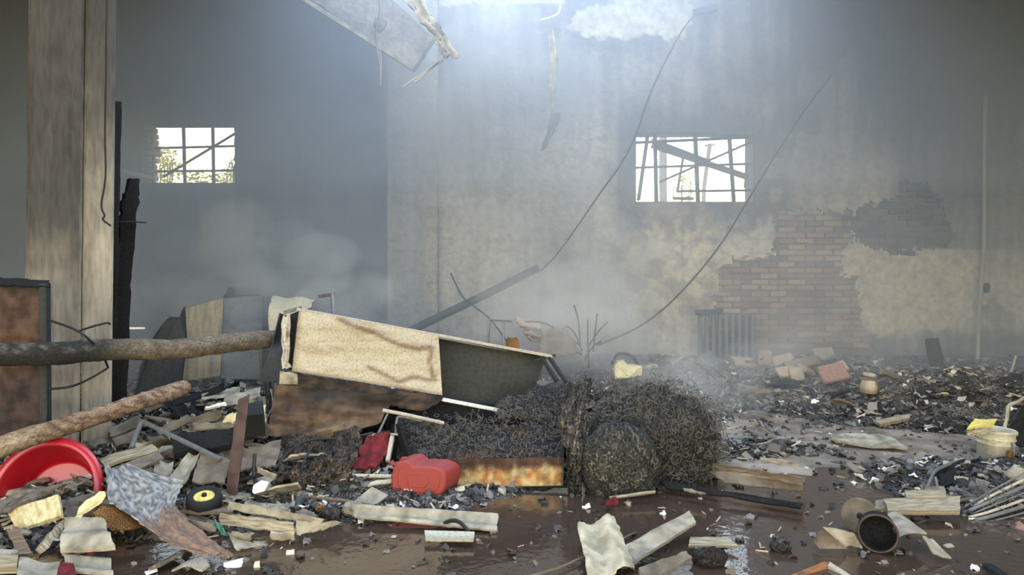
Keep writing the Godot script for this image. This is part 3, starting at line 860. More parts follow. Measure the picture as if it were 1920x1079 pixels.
	put(bar(MB.new(), [1000, 676, q + 0.3], [1042, 666, q + 0.3], 0.03, 0.02), "rail_end", M.iron_dark, o)
	for k in 5:
		var x := 494.0 + k * 8.0
		put(sheet(MB.new(), [[x, 716, q], [x + 6 - k * 2, 760, q - 0.03], [x + 8 - k * 4, 796 + (k * 37) % 26, q - 0.06]], [[x + 6, 716, q], [x + 10 - k * 2, 760, q - 0.03], [x + 11 - k * 4, 796 + (k * 37) % 26, q - 0.06]], 0.004, {"bend": 0.03}), "hanging_strip", M.iron_grey if k == 3 else M.iron_dark, o)
	put(tube(MB.new(), curve([[507, 730, q - 0.1], [512, 760, q - 0.15], [499, 790, q - 0.2], [502, 822, q - 0.25]], 16), 0.006, 5), "edge_wire", M.iron_grey, o)
	# carcass behind, resting on the heap
	put(sheet(MB.new(), [[540, 730, q + 0.1], [560, 820, q]], [[990, 765, q + 0.3], [990, 840, q + 0.2]], 0.02), "underside", M.wood_char, o)

func mattress() -> void:
	var o := thing("mattress", "burnt out mattress with bare tangled springs and a rust yellow lower edge, under the cabinet", "mattress", Vector3(-0.2, 0, -5.4))
	var pb := func(u: float, v: float) -> Color: return lin(56, 54, 54).lerp(lin(104, 80, 64), clampf(nz.get_noise_2d(u * 5.0, v * 3.0) * 1.5 + smoothstep(0.75, 1.0, v) * 0.6, 0, 1))
	put(sheet(MB.new(), [[742, 792, 5.75], [745, 872, 5.25]], [[1062, 800, 5.75], [1056, 870, 5.2]], 0.03, {"paint": pb, "bend": 0.1, "nu": 30, "nv": 14}), "bed", M.ash, o)
	var pr := func(u: float, v: float) -> Color:
		var n := nz.get_noise_2d(u * 8.0, v * 1.2); var m := nzf.get_noise_2d(u * 2.0, v * 0.4)
		var c := lin(226, 186, 120).lerp(lin(190, 118, 56), clampf(0.4 + m * 1.6, 0, 1))
		c = c.lerp(lin(238, 220, 172), clampf(n * 1.6, 0, 0.7))
		c = c.lerp(lin(96, 66, 50), smoothstep(0.75 - 0.3 * u, 0.2, v + n * 0.25))
		return c.lerp(lin(70, 56, 48), clampf(smoothstep(0.08, 0.0, u) + smoothstep(0.95, 1.0, u), 0, 1))
	put(sheet(MB.new(), [[826, 862, 5.2], [826, 914, 5.16]], [[1058, 858, 5.18], [1056, 912, 5.12]], 0.02, {"paint": pr, "nu": 60, "nv": 12, "bend": 0.012}), "lower_edge", M.rust, o)
	put(bar(MB.new(), [822, 916, 5.14], [1066, 913, 5.1], 0.02, 0.012), "edge_rail", M.wood_char, o)
	put(sheet(MB.new(), [[738, 796, 5.7], [740, 912, 5.2]], [[752, 796, 5.3], [790, 916, 5.2]], 0.02), "end_panel", M.wood_char, o)
	var st := MB.new()
	for k in 520:
		var u := rng.randf(); var v := rng.randf()
		var c := P(lerpf(768, 1055, u), lerpf(788, 872, v), lerpf(5.7, 5.2, v)) + Vector3(0, rng.randf_range(0.0, 0.04), 0.02)
		tangle(st, c, Vector3.ONE * 0.02, 1, 0.02, 0.0022)
	var s := put(st, "springs", M.wire, o); s.set_meta("kind", "stuff")
	var t2 := thing("spring_heap", "low heap of matted rusty springs beside the cabinet's dark inner panel", "springs", Vector3(0.3, 0.5, -5.9))
	st = MB.new()
	for k in 480:
		var u := rng.randf(); var v := rng.randf()
		tangle(st, P(lerpf(935, 1100, u), lerpf(lerpf(752, 715, u), 786, v), lerpf(5.95, 5.65, v)), Vector3.ONE * 0.02, 1, 0.019, 0.0022)
	s = put(st, "wire", M.wire, t2); s.set_meta("kind", "stuff")
	var ph := func(_u, _v): return lin(70, 64, 62)
	put(sheet(MB.new(), [[928, 760, 5.95], [940, 790, 5.7]], [[1100, 716, 6.0], [1098, 800, 5.6]], 0.03, {"paint": ph, "bend": 0.1, "rag": 0.04}), "matting", M.ash, t2)

func bale() -> void:
	var o := thing("wire_bale", "big round bale of burnt wire netting and tangled springs right of the mattress", "wire bale", P(1200, 940, 5.3))
	var pk := func(u: float, v: float) -> Color: return lin(58, 56, 54).lerp(lin(92, 86, 78), clampf(0.4 + nzf.get_noise_2d(u * 4.0, v * 6.0) * 1.2, 0, 1))
	put(lump(MB.new(), P(1222, 838, 5.5), Vector3(0.48, 0.42, 0.34), 0.25, 26, Basis(), pk), "core", M.ash, o)
	put(lump(MB.new(), P(1160, 872, 5.1), Vector3(0.27, 0.29, 0.17), 0.10, 24, Basis(), func(u, v): return lin(108, 103, 92).lerp(lin(70, 67, 63), clampf(0.5 + nzf.get_noise_2d(u * 3.0, v * 5.0), 0, 1))), "rolled_end", M.ash, o)
	var net := MB.new()
	var ec := P(1160, 872, 5.1)
	for fam in 2:
		for k in 9:
			var path := []
			for i in 15:
				var a := -1.3 + 2.6 * i / 14.0
				var b := -1.2 + 2.4 * k / 8.0
				var x := sin(a) * cos(b * 0.8); var y := sin(b)
				if fam == 1: var tt := x; x = -y; y = tt
				var rot := Vector2(x, y).rotated(0.6)
				var rr := rot.length()
				if rr > 0.98: rot *= 0.98 / rr
				path.append(ec + Vector3(rot.x * 0.29, rot.y * 0.30, sqrt(maxf(0.0, 1.0 - rot.length_squared())) * 0.175 + 0.008 * sin(i * PI)))
			tube(net, path, 0.0036, 4, 0.0, null, false)
	var nn := put(net, "netting", M.iron_dark, o); nn.set_meta("kind", "stuff")
	keep_off = P(1160, 872, 5.1)
	var kn := MB.new()
	for k in 34:
		var q := Vector2(rng.randf_range(-1, 1), rng.randf_range(-1, 1))
		if q.length() > 0.92: continue
		lump(kn, ec + Vector3(q.x * 0.26, q.y * 0.27, sqrt(1.0 - q.length_squared()) * 0.155), Vector3(0.045, 0.04, 0.03), 0.4, 8, Basis(), func(_u, _v): return lin(112, 107, 96))
	put(kn, "knobs", M.ash, o).set_meta("kind", "stuff")
	var st := MB.new()
	tangle(st, P(1232, 825, 5.5), Vector3(0.50, 0.45, 0.38), 1300, 0.024, 0.0022)
	tangle(st, P(1130, 755, 5.6), Vector3(0.28, 0.18, 0.22), 240, 0.024, 0.0022)
	tangle(st, P(1312, 835, 5.6), Vector3(0.14, 0.20, 0.2), 240, 0.024, 0.0022)
	tangle(st, P(1190, 925, 5.25), Vector3(0.5, 0.1, 0.2), 160, 0.03, 0.003)
	keep_off = Vector3.ZERO
	var s := put(st, "springs", M.wire, o); s.set_meta("kind", "stuff")
	var cl := func(u: float, v: float) -> Color: return lin(92, 86, 78).lerp(lin(176, 152, 130), clampf(nz.get_noise_2d(u * 4.0, v * 5.0) * 1.8 * smoothstep(0.1, 0.3, v), 0, 1)).lerp(lin(50, 50, 50), smoothstep(0.6, 1.0, v) * 0.7)
	frag("cloth", "scorched rag draped over the wire between the mattress and the round bale", "cloth", "ash", [[1062, 722, 5.5], [1050, 790, 5.2], [1058, 850, 5.08], [1066, 925, 5.0]], [[1112, 708, 5.6], [1104, 770, 5.25], [1098, 830, 5.05], [1092, 930, 4.98]], 0.008, {"paint": cl, "nu": 20, "nv": 12, "bend": 0.09, "rag": 0.03, "amp": 0.018, "waves": 2.5})

func basin() -> void:
	var ctr := P(84, 925, 4.72)
	var ax := Vector3(0.10, 0.36, 0.92).normalized()
	var sx := ax.cross(Vector3.UP).normalized()
	var xf := Transform3D(Basis(sx, ax, sx.cross(ax)), ctr)
	var o := thing("basin", "bright red plastic basin tipped up behind the rubble at the lower left", "basin", ctr - Vector3(0, 0.25, 0))
	put(lathe(MB.new(), [[0.0, -0.24], [0.2, -0.24], [0.225, -0.22], [0.285, 0.0], [0.30, 0.005], [0.31, -0.005], [0.312, -0.02], [0.302, -0.022], [0.295, -0.01], [0.235, -0.23], [0.205, -0.252], [0.0, -0.252]], xf, 48), "bowl", M.red_plastic, o)
	put(lathe(MB.new(), [[0.290, 0.002], [0.298, 0.016], [0.325, 0.014], [0.345, -0.004], [0.345, -0.02], [0.33, -0.026]], xf, 48), "rim", M.red_plastic, o)

func jerrycan() -> void:
	var d := 4.88
	var o := thing("jerrycan", "faded red plastic jerrycan standing in front of the mattress", "jerrycan", P(785, 936, d))
	var out := []
	for c in [[733, 890], [738, 874], [746, 866], [760, 865], [768, 870], [774, 876], [786, 875], [800, 876], [812, 876], [830, 884], [836, 892], [836, 910], [832, 922], [822, 932], [806, 938], [786, 938], [762, 934], [744, 928], [735, 918], [732, 904]]: out.append([c[0], c[1], d])
	put(pillow(MB.new(), out, Vector3(0.085, 0.0, -0.2), 0.014), "body", M.red_can, o)
	var inn := []
	for c in [[744, 894], [750, 878], [762, 876], [770, 884], [790, 886], [814, 886], [826, 896], [824, 914], [814, 924], [790, 926], [756, 922], [745, 912]]: inn.append([c[0], c[1], d - 0.004])
	put(pillow(MB.new(), inn, Vector3(0, 0, -0.02), 0.007), "embossed_panel", M.red_can, o)
	put(pillow(MB.new(), [[762, 892, d - 0.012], [800, 894, d - 0.012], [804, 906, d - 0.012], [796, 916, d - 0.012], [766, 914, d - 0.012]], Vector3(0, 0, -0.012), 0.004), "emblem", M.red_can, o)
	put(tube(MB.new(), curve([[752, 866, d + 0.1], [756, 860, d + 0.1], [768, 862, d + 0.1], [776, 874, d + 0.1]], 12), 0.011, 8), "handle", M.red_can, o)
	put(tube(MB.new(), [[738, 872, d + 0.06], [733, 866, d + 0.06]], 0.018, 12), "cap", M.red_can, o)

func logs() -> void:
	var p1 := func(u: float, _v: float) -> Color:
		var n := nzf.get_noise_2d(u * 6.0, _v * 1.0)
		var burnt := lin(60, 58, 56).lerp(lin(150, 144, 136), clampf(n * 1.8 - 0.15, 0, 0.8) * smoothstep(0.4, 0.1, absf(_v - 0.3)))
		return burnt.lerp(lin(158, 142, 122).lerp(lin(104, 92, 82), clampf(0.5 + n, 0, 1)), smoothstep(0.32, 0.5, u + n * 0.06))
	var path := curve([[-40, 666, 4.55], [90, 664, 4.75], [205, 656, 5.0], [330, 655, 5.35], [430, 644, 5.7], [530, 634, 6.15]], 60)
	solo(tube(MB.new(), path, [0.072], 16, 0.16, p1), "pole", M.bark, "long round timber pole lying level across the pillar, charred black at its left end", "pole")
	var p2 := func(u: float, v: float) -> Color:
		var n := nzf.get_noise_2d(u * 9.0, v * 2.0)
		var c := lin(216, 180, 152).lerp(lin(132, 98, 80), clampf(0.42 + n * 2.2, 0, 1))
		return c.lerp(lin(206, 188, 146), smoothstep(0.4, 0.0, u) * 0.6).lerp(lin(70, 58, 52), smoothstep(0.95, 1.0, u))
	path = curve([[-50, 858, 4.4], [20, 832, 4.55], [120, 800, 4.9], [220, 768, 5.35], [300, 742, 5.75], [348, 727, 6.05]], 50)
	solo(tube(MB.new(), path, [0.05, 0.066, 0.07, 0.066, 0.066, 0.062], 14, 0.22, p2), "log", M.bark, "short log with flaking pinkish bark leaning up past the foot of the pillar", "log")

# ---------------------------------------------------------------- left foreground heap
func left_pile() -> void:
	var felt := func(u: float, v: float) -> Color:
		var n := nzf.get_noise_2d(u * 3.0, v * 4.0); var m := nz.get_noise_2d(u * 3.0, v * 3.0)
		var c := lin(150, 147, 142).lerp(lin(84, 82, 82), clampf(0.5 + n * 2.2, 0, 1))
		var r := lin(138, 110, 90).lerp(lin(98, 78, 68), clampf(0.5 + n, 0, 1))
		return c.lerp(r, smoothstep(0.40, 0.56, v + m * 0.15))
	frag("roofing_felt", "large torn sheet of grey roofing felt, rusty brown toward its lower point, lower left", "roofing felt", "felt",
		[[196, 878, 4.45], [206, 942, 4.22], [262, 985, 4.02], [310, 1016, 3.9], [388, 1040, 3.85]], [[238, 877, 4.6], [342, 908, 4.5], [326, 952, 4.32], [352, 986, 4.12], [436, 1046, 3.88]], 0.008, {"paint": felt, "nu": 26, "nv": 10, "bend": 0.035, "rag": 0.012, "seed": 8.0})
	frag("panel", "cream board with brown drips on its left part, upright below the red basin", "board", "cream", [[18, 962, 4.3], [34, 1000, 4.2]], [[114, 933, 4.35], [120, 972, 4.25]], 0.03,
		{"paint": func(u, v): return lin(246, 232, 180).lerp(lin(206, 168, 104), clampf(nz.get_noise_2d(u * 9.0, v * 1.0) * 1.5 + smoothstep(0.35, 0.1, u) * 0.6, 0, 1)), "nu": 24, "rag": 0.006})
	frag("sheet", "grey buckled sheet lying on the rubble along the front of the red basin", "sheet", "slate_dark", [[-20, 946, 4.35], [-20, 975, 4.2]], [[130, 906, 4.5], [78, 932, 4.35]], 0.01, {"amp": 0.012, "waves": 2.0, "bend": 0.03, "rag": 0.02})
	frag("sheet", "greenish crumpled edge of sheet just below the basin's right rim", "sheet", "slate_dark", [[60, 920, 4.5], [80, 930, 4.4]], [[168, 902, 4.6], [150, 914, 4.45]], 0.008, {"amp": 0.014, "waves": 3.0, "rag": 0.02})
	solo(shard(MB.new(), [[196, 922, 4.3], [199, 930, 4.3], [190, 944, 4.28], [178, 952, 4.27], [166, 960, 4.25], [156, 965, 4.24], [148, 980, 4.2], [142, 984, 4.2], [134, 978, 4.2], [136, 972, 4.2], [143, 968, 4.22], [148, 952, 4.25], [162, 938, 4.27], [178, 930, 4.28], [186, 922, 4.3]], 0.012), "shard", M.card, "jagged cream shard curving beside the left edge of the roofing felt", "shard")
	solo(pillow(MB.new(), [[172, 962, 4.2], [188, 948, 4.25], [212, 950, 4.25], [240, 972, 4.18], [254, 990, 4.1], [232, 996, 4.08], [206, 996, 4.08], [184, 986, 4.12]], Vector3(0.02, -0.03, -0.1), 0.02), "foam_block", M.foam, "crumbly orange tan foam block under the roofing felt", "foam")
	frag("slate", "big pale corrugated slate piece, front of the heap below the tan foam", "roof slate", "slate", [[122, 985, 4.1], [112, 1034, 3.85]], [[196, 986, 4.1], [214, 1028, 3.85]], 0.03, {"amp": 0.016, "waves": 1.5, "along": 1, "rag": 0.015})
	frag("slate", "pale corrugated slate piece lying under the biggest front slate", "roof slate", "slate", [[116, 1040, 3.9], [130, 1079, 3.7]], [[206, 1050, 3.9], [212, 1085, 3.7]], 0.012, {"amp": 0.016, "waves": 1.5, "along": 1})
	frag("slate", "flat pale slate at the bottom edge left of the dark red scrap", "roof slate", "slate", [[36, 1052, 3.8], [30, 1090, 3.6]], [[112, 1060, 3.8], [104, 1095, 3.6]], 0.012, {"amp": 0.01, "waves": 1.0})
	frag("board", "grey brown board end slanting down in the bottom left corner", "board", "wood_grey", [[14, 998, 4.15], [36, 1046, 3.9]], [[36, 992, 4.15], [64, 1042, 3.9]], 0.02, {"rag": 0.01})
	frag("board", "narrow tan board end standing on edge right of the corner boards", "board", "wood_pale", [[110, 978, 4.15], [66, 1032, 3.9]], [[118, 990, 4.15], [76, 1040, 3.88]], 0.03, {"rag": 0.012})
	frag("batten", "pale square batten end at the bottom left edge", "batten", "wood_pale", [[-20, 1053, 3.85], [-20, 1078, 3.75]], [[36, 1054, 3.85], [34, 1076, 3.75]], 0.04)
	solo(tube(MB.new(), [[-20, 1040, 3.95], [28, 1044, 3.9]], 0.032, 12), "pipe", M.pipe_pale, "stub of pale pipe with an open end above the bottom left batten", "pipe")
	frag("metal_scrap", "dark red painted metal scrap at the bottom edge", "scrap", "red_cloth", [[112, 1058, 3.75], [108, 1090, 3.6]], [[138, 1060, 3.75], [146, 1090, 3.6]], 0.01)
	frag("slate", "half pipe shaped slate lying at the water's edge below the roofing felt", "roof slate", "slate_dark", [[330, 1034, 3.95], [278, 1062, 3.78]], [[346, 1044, 3.9], [300, 1072, 3.74]], 0.01, {"amp": 0.02, "waves": 0.5})
	frag("slate", "small wavy slate beside the half pipe shaped slate at the water", "roof slate", "slate", [[362, 1044, 3.9], [322, 1068, 3.75]], [[394, 1058, 3.83], [380, 1068, 3.76]], 0.01, {"amp": 0.014, "waves": 1.0})
	solo(pillow(MB.new(), [[418, 1056, 3.88], [450, 1050, 3.9], [452, 1064, 3.85], [418, 1072, 3.82]], Vector3(0, -0.02, -0.08), 0.008), "block", M.white, "small white block lying in the water at the point of the roofing felt", "block")
	frag("slate", "long pale slate tile resting above the roofing felt, next to the pillar foot", "roof slate", "wood_pale", [[186, 866, 4.95], [196, 880, 4.85]], [[286, 836, 5.2], [298, 848, 5.1]], 0.02, {"amp": 0.008, "waves": 1.0, "rag": 0.008})
	frag("slate", "dark underside slate right under the long pale tile", "roof slate", "slate_dark", [[200, 886, 4.8], [240, 896, 4.7]], [[298, 850, 5.05], [306, 862, 4.95]], 0.015, {"rag": 0.01})
	frag("slate", "folded grey corrugated slate standing behind the wheel", "roof slate", "slate", [[352, 856, 5.0], [318, 902, 4.75]], [[378, 850, 5.05], [348, 912, 4.7]], 0.01, {"amp": 0.02, "waves": 0.8, "rag": 0.01})
	frag("slate", "broad brown grey slate leaning between the wheel and the iron post", "roof slate", "slate_dark", [[376, 852, 5.0], [360, 905, 4.75]], [[432, 866, 4.95], [420, 910, 4.72]], 0.012, {"amp": 0.012, "waves": 1.0, "rag": 0.015})
	frag("slate", "small curled pale slate left of the folded one", "roof slate", "slate", [[296, 866, 5.0], [288, 888, 4.85]], [[326, 870, 4.98], [322, 894, 4.82]], 0.012, {"amp": 0.015, "waves": 0.7})
	# wheel
	var wc := P(383, 936, 4.5)
	var ax := Vector3(0.08, 0.95, 0.29).normalized(); var sx := ax.cross(Vector3.BACK).normalized()
	var xf := Transform3D(Basis(sx, ax, sx.cross(ax)), wc)
	var o := thing("wheel", "small black rubber wheel with a yellow hub lying beside the roofing felt", "wheel", wc - Vector3(0, 0.08, 0))
	put(lathe(MB.new(), [[0.06, 0.02], [0.075, 0.035], [0.095, 0.03], [0.105, 0.0], [0.1, -0.05], [0.07, -0.065]], xf, 32), "tyre", M.rubber, o)
	put(lathe(MB.new(), [[0.014, 0.022], [0.03, 0.022], [0.034, 0.012], [0.052, 0.01], [0.066, 0.024], [0.068, 0.0]], xf, 32), "hub", M.yellow, o)
	put(tube(MB.new(), [wc + ax * 0.0, wc + ax * 0.035], 0.015, 12), "axle", M.rubber, o)
	# bent steel strip and iron post
	var fp := thing("steel_channel", "bent grey steel channel slanting down across the left rubble", "channel", at([340, 850]))
	put(bar(MB.new(), [266, 790, 5.35], [414, 862, 4.9], 0.03, 0.022), "long_arm", M.iron_grey, fp)
	put(bar(MB.new(), [266, 790, 5.35], [247, 838, 5.1], 0.03, 0.02), "short_arm", M.iron_grey, fp)
	solo(sheet(MB.new(), [[448, 752, 4.95], [440, 800, 4.9], [424, 932, 4.7]], [[468, 742, 4.98], [461, 800, 4.9], [446, 926, 4.68]], 0.03, {"nv": 8, "rag": 0.01}), "iron_post", M.iron_brown, "narrow rust brown iron post standing upright in the left rubble", "post")
	frag("rod", "dark charred rod lying low to the right of the iron post", "rod", "wood_char", [[430, 905, 4.75], [430, 911, 4.72]], [[500, 886, 4.9], [500, 892, 4.87]], 0.01)
	frag("green_strip", "thin torn green plastic strip on the slates right of the roofing felt", "strip", "green", [[402, 985, 4.25], [418, 1005, 4.15]], [[412, 982, 4.25], [428, 1004, 4.15]], 0.006, {"bend": 0.02})
	for s in [["long cream slate strip in front of the iron post, nearest the water", [[416, 962, 0.12], [414, 982, 0.06]], [[552, 980, 0.1], [554, 1002, 0.05]], "wood_pale"], ["grey strip of slate lying behind the long cream one", [[430, 940, 0.14], [428, 956, 0.10]], [[606, 972, 0.12], [600, 984, 0.08]], "slate"], ["pale strip of slate continuing to the right of the long cream one", [[556, 978, 0.1], [556, 1004, 0.03]], [[640, 980, 0.08], [610, 994, 0.04]], "slate"],
		["broken pale slate at the water's edge beside the green strip", [[436, 998, 0.08], [440, 1012, 0.04]], [[476, 1000, 0.08], [470, 1014, 0.03]], "slate"], ["split cream slate point hanging over the water", [[430, 1000, 0.06], [446, 1034, 0.02]], [[446, 1012, 0.06], [490, 1022, 0.02]], "slate"], ["short pale slate in front of the long cream strip's right end", [[506, 1000, 0.06], [508, 1012, 0.02]], [[550, 1004, 0.05], [552, 1015, 0.01]], "slate"], ["narrow rounded slate left of the long cream strip", [[346, 972, 0.12], [352, 990, 0.08]], [[400, 984, 0.12], [404, 998, 0.08]], "slate_dark"]]:
		frag("slate", s[0], "roof slate", s[3], s[1], s[2], 0.014, {"amp": 0.006, "waves": 1.0, "rag": 0.012})
	solo(pillow(MB.new(), [[474, 912, 4.6], [486, 905, 4.62], [500, 908, 4.62], [496, 922, 4.6], [476, 928, 4.58], [472, 924, 4.58]], Vector3(0, 0, -0.05), 0.008), "white_lump", M.white, "bright white lump of plaster right of the iron post's foot", "plaster lump")
	frag("slate", "pale slate with a mossy end lying right of the iron post", "roof slate", "slate", [[482, 878, 0.16], [484, 888, 0.12]], [[516, 892, 0.14], [514, 900, 0.10]], 0.012, {"rag": 0.008})
	frag("board", "wide brown board leaning left of the cabinet's lower panel", "board", "slate_dark", [[450, 850, 5.1], [448, 884, 4.9]], [[530, 826, 5.3], [516, 878, 4.95]], 0.015, {"rag": 0.02, "bend": 0.02})
	for w in [[[[90, 600, 4.98], [140, 618, 4.75], [170, 640, 4.8], [190, 662, 5.2], [203, 690, 5.74]], "dark wire drooping from the cupboard across the pillar, above the pole"], [[[150, 620, 4.78], [175, 612, 5.1], [200, 606, 5.6], [206, 608, 5.74]], "short wire branching right in front of the pillar above the pole"], [[[88, 730, 4.98], [130, 726, 4.85], [165, 712, 5.2], [200, 692, 5.74]], "dark wire sagging across the pillar below the pole"]]:
		solo(tube(MB.new(), curve(w[0], 24), 0.008, 5), "wire", M.cable, w[1], "wire")
	# cable and battens on the pillar's right edge
	solo(tube(MB.new(), curve([[200, -30, 5.72], [199, 120, 5.72], [197, 250, 5.72], [198, 330, 5.72], [190, 384, 5.7], [196, 404, 5.7], [193, 412, 5.7], [208, 424, 5.75]], 40), 0.007, 6), "cable", M.cable, "black cable hanging down the right edge of the pillar", "cable")
	frag("batten", "long charred batten standing against the right side of the pillar", "batten", "wood_char", [[208, 190, 6.1], [208, 400, 6.05], [202, 760, 6.0]], [[226, 192, 6.15], [221, 400, 6.08], [216, 760, 6.0]], 0.04, {"nv": 10, "rag": 0.01})
	frag("charred_post", "jagged charred post standing alone just right of the pillar", "post", "wood_char", [[240, 336, 6.3], [228, 372, 6.3], [220, 420, 6.3], [217, 470, 6.28], [212, 560, 6.25], [204, 770, 6.1]], [[256, 338, 6.35], [254, 372, 6.35], [250, 420, 6.32], [243, 500, 6.3], [238, 560, 6.27], [232, 770, 6.12]], 0.07, {"nv": 5, "nu": 6, "rag": 0.022})
	solo(tube(MB.new(), [[214, 417, 6.2], [250, 416, 6.25], [274, 418, 6.25]], 0.006, 5), "nail", M.iron_dark, "long nail sticking out sideways through the charred post", "nail")

# ---------------------------------------------------------------- behind the left heap
func rear_left() -> void:
	solo(shard(MB.new(), [[285, 636, 7.5], [306, 606, 7.5], [318, 594, 7.5], [336, 596, 7.5], [345, 575, 7.5], [349, 640, 7.5], [336, 745, 7.3], [252, 745, 7.3], [262, 690, 7.4]], 0.03), "panel", M.iron_dark, "dark pointed metal panel standing behind the level pole", "panel")
	var pt := func(u: float, v: float) -> Color: return lin(196, 178, 140).lerp(lin(128, 122, 112), clampf(0.5 + 1.4 * nz.get_noise_2d(u * 5.0, v * 1.5) - u * 0.3, 0, 1))
	frag("wardrobe_side", "tall stained cream wardrobe board standing behind the level pole", "board", "cream", [[346, 580, 8.0], [344, 715, 7.9]], [[420, 560, 8.1], [414, 705, 8.0]], 0.05, {"paint": pt, "nu": 16, "nv": 14})
	var o := thing("locker", "blue grey metal locker standing in the smoke right of the cream wardrobe board", "locker", P(460, 720, 8.5))
	put(sheet(MB.new(), [[418, 560, 8.2], [414, 710, 8.1]], [[486, 556, 8.35], [486, 712, 8.2]], 0.03), "front", M.iron_grey, o)
	put(sheet(MB.new(), [[430, 543, 8.6], [418, 562, 8.2]], [[486, 546, 8.7], [486, 560, 8.35]], 0.03, {"rag": 0.02}), "top", M.iron_dark, o)
	put(sheet(MB.new(), [[486, 556, 8.35], [486, 712, 8.2]], [[500, 562, 8.8], [500, 700, 8.7]], 0.03), "side", M.iron_grey, o)
	frag("paper", "white scrap lying on top of the blue grey locker", "scrap", "white", [[432, 552, 8.45], [432, 558, 8.4]], [[454, 553, 8.45], [454, 558, 8.4]], 0.01)
	frag("panel", "pale crumpled sheet lying over the wreckage behind the cabinet's left end", "sheet", "cream", [[510, 556, 7.8], [505, 585, 7.5], [508, 690, 7.3]], [[590, 560, 7.8], [576, 582, 7.5], [560, 690, 7.3]], 0.01, {"bend": 0.08, "rag": 0.03, "paint": func(_u, _v): return lin(206, 196, 170)})
	o = thing("bed_rail", "bent square tube of a bed frame sticking up behind the cabinet", "rail", P(612, 640, 6.9))
	put(bar(MB.new(), [598, 556, 7.0], [626, 552, 6.9], 0.03, 0.03), "top_tube", M.iron_grey, o)
	put(bar(MB.new(), [623, 551, 6.9], [627, 600, 6.8], 0.03, 0.03), "post_tube", M.iron_grey, o)
	frag("strip", "bright thin strip in the smoke right of the charred post, above the pole", "strip", "white", [[234, 614, 7.4], [234, 618, 7.4]], [[272, 614, 7.4], [272, 617, 7.4]], 0.02)
	frag("strip", "short bright strip right of the charred post, below the pole", "strip", "white", [[220, 710, 6.6], [221, 715, 6.6]], [[238, 714, 6.6], [237, 718, 6.6]], 0.02)
	var pcs := [
		["grey curved slate behind the upper end of the bark log", "slate", [[262, 722, 0.12], [268, 730, 0.05]], [[300, 712, 0.16], [318, 728, 0.06]]],
		["broad grey slate at the top of the left rubble slope, left of the cabinet", "slate", [[376, 740, 0.12], [374, 752, 0.08]], [[450, 724, 0.14], [446, 744, 0.08]]],
		["second grey slate on top of the slope, closest to the hanging strips", "slate", [[420, 746, 0.12], [418, 764, 0.08]], [[488, 726, 0.14], [486, 752, 0.08]]],
		["long dark plank end running up the slope under the bark log", "wood_char", [[310, 760, 0.12], [316, 768, 0.09]], [[420, 722, 0.16], [424, 732, 0.12]]],
		["slim pale lath lying across the middle of the left slope", "white", [[384, 766, 0.12], [386, 769, 0.1]], [[424, 757, 0.14], [425, 761, 0.12]]],
		["long grey slate strip in the middle of the left slope", "slate_dark", [[290, 806, 0.14], [298, 818, 0.09]], [[350, 779, 0.18], [360, 790, 0.12]]],
		["brown grey plank just above the white board in the left slope", "slate_dark", [[348, 790, 0.14], [352, 802, 0.1]], [[412, 772, 0.16], [420, 786, 0.1]]],
		["flat tan slate right above the dark hollow by the iron post", "slate", [[362, 796, 0.16], [360, 808, 0.1]], [[446, 792, 0.18], [444, 806, 0.12]]],
		["cream lath with a square end lying across the left slope", "wood_pale", [[316, 820, 0.18], [322, 832, 0.14]], [[368, 810, 0.2], [370, 822, 0.16]]],
		["pale slate under the cream lath", "slate", [[250, 834, 0.14], [262, 846, 0.08]], [[318, 822, 0.16], [322, 834, 0.1]]],
		["dull slate beside the foot of the pillar, under the bark log", "slate_dark", [[204, 806, 0.12], [208, 822, 0.06]], [[262, 782, 0.14], [272, 800, 0.08]]],
		["dark slate below the channel's bend", "slate_dark", [[210, 826, 0.1], [216, 842, 0.05]], [[252, 808, 0.12], [262, 824, 0.07]]],
		["bright cream card lying against the hanging strips", "card", [[452, 767, 5.45], [450, 797, 5.3]], [[498, 762, 5.45], [497, 792, 5.3]]],
		["pale slate just above the bright cream card", "slate", [[470, 748, 0.2], [470, 766, 0.14]], [[494, 744, 0.2], [496, 762, 0.14]]],
		["white torn card left of the iron post", "card", [[424, 780, 0.22], [418, 792, 0.16]], [[446, 774, 0.22], [444, 794, 0.16]]]]
	for s in pcs:
		frag("slate" if s[1].begins_with("slate") else "board", s[0], "roof slate" if s[1].begins_with("slate") else "board", s[1], s[2], s[3], 0.014, {"amp": 0.006, "waves": 1.0, "rag": 0.015, "bend": 0.01})
	solo(sheet(MB.new(), [[458, 800, 5.3], [458, 822, 5.2]], [[498, 792, 5.35], [498, 818, 5.2]], 0.2, {"nv": 3}), "black_box", M.rubber, "black charred box under the bright cream card", "box")
	solo(sheet(MB.new(), [[322, 832, 5.25], [330, 866, 5.05]], [[446, 810, 5.3], [440, 840, 5.1]], 0.05, {"nv": 4, "rag": 0.03, "bend": 0.05}), "charred_board", M.wood_char, "blistered black board in the hollow beneath the steel channel", "board")

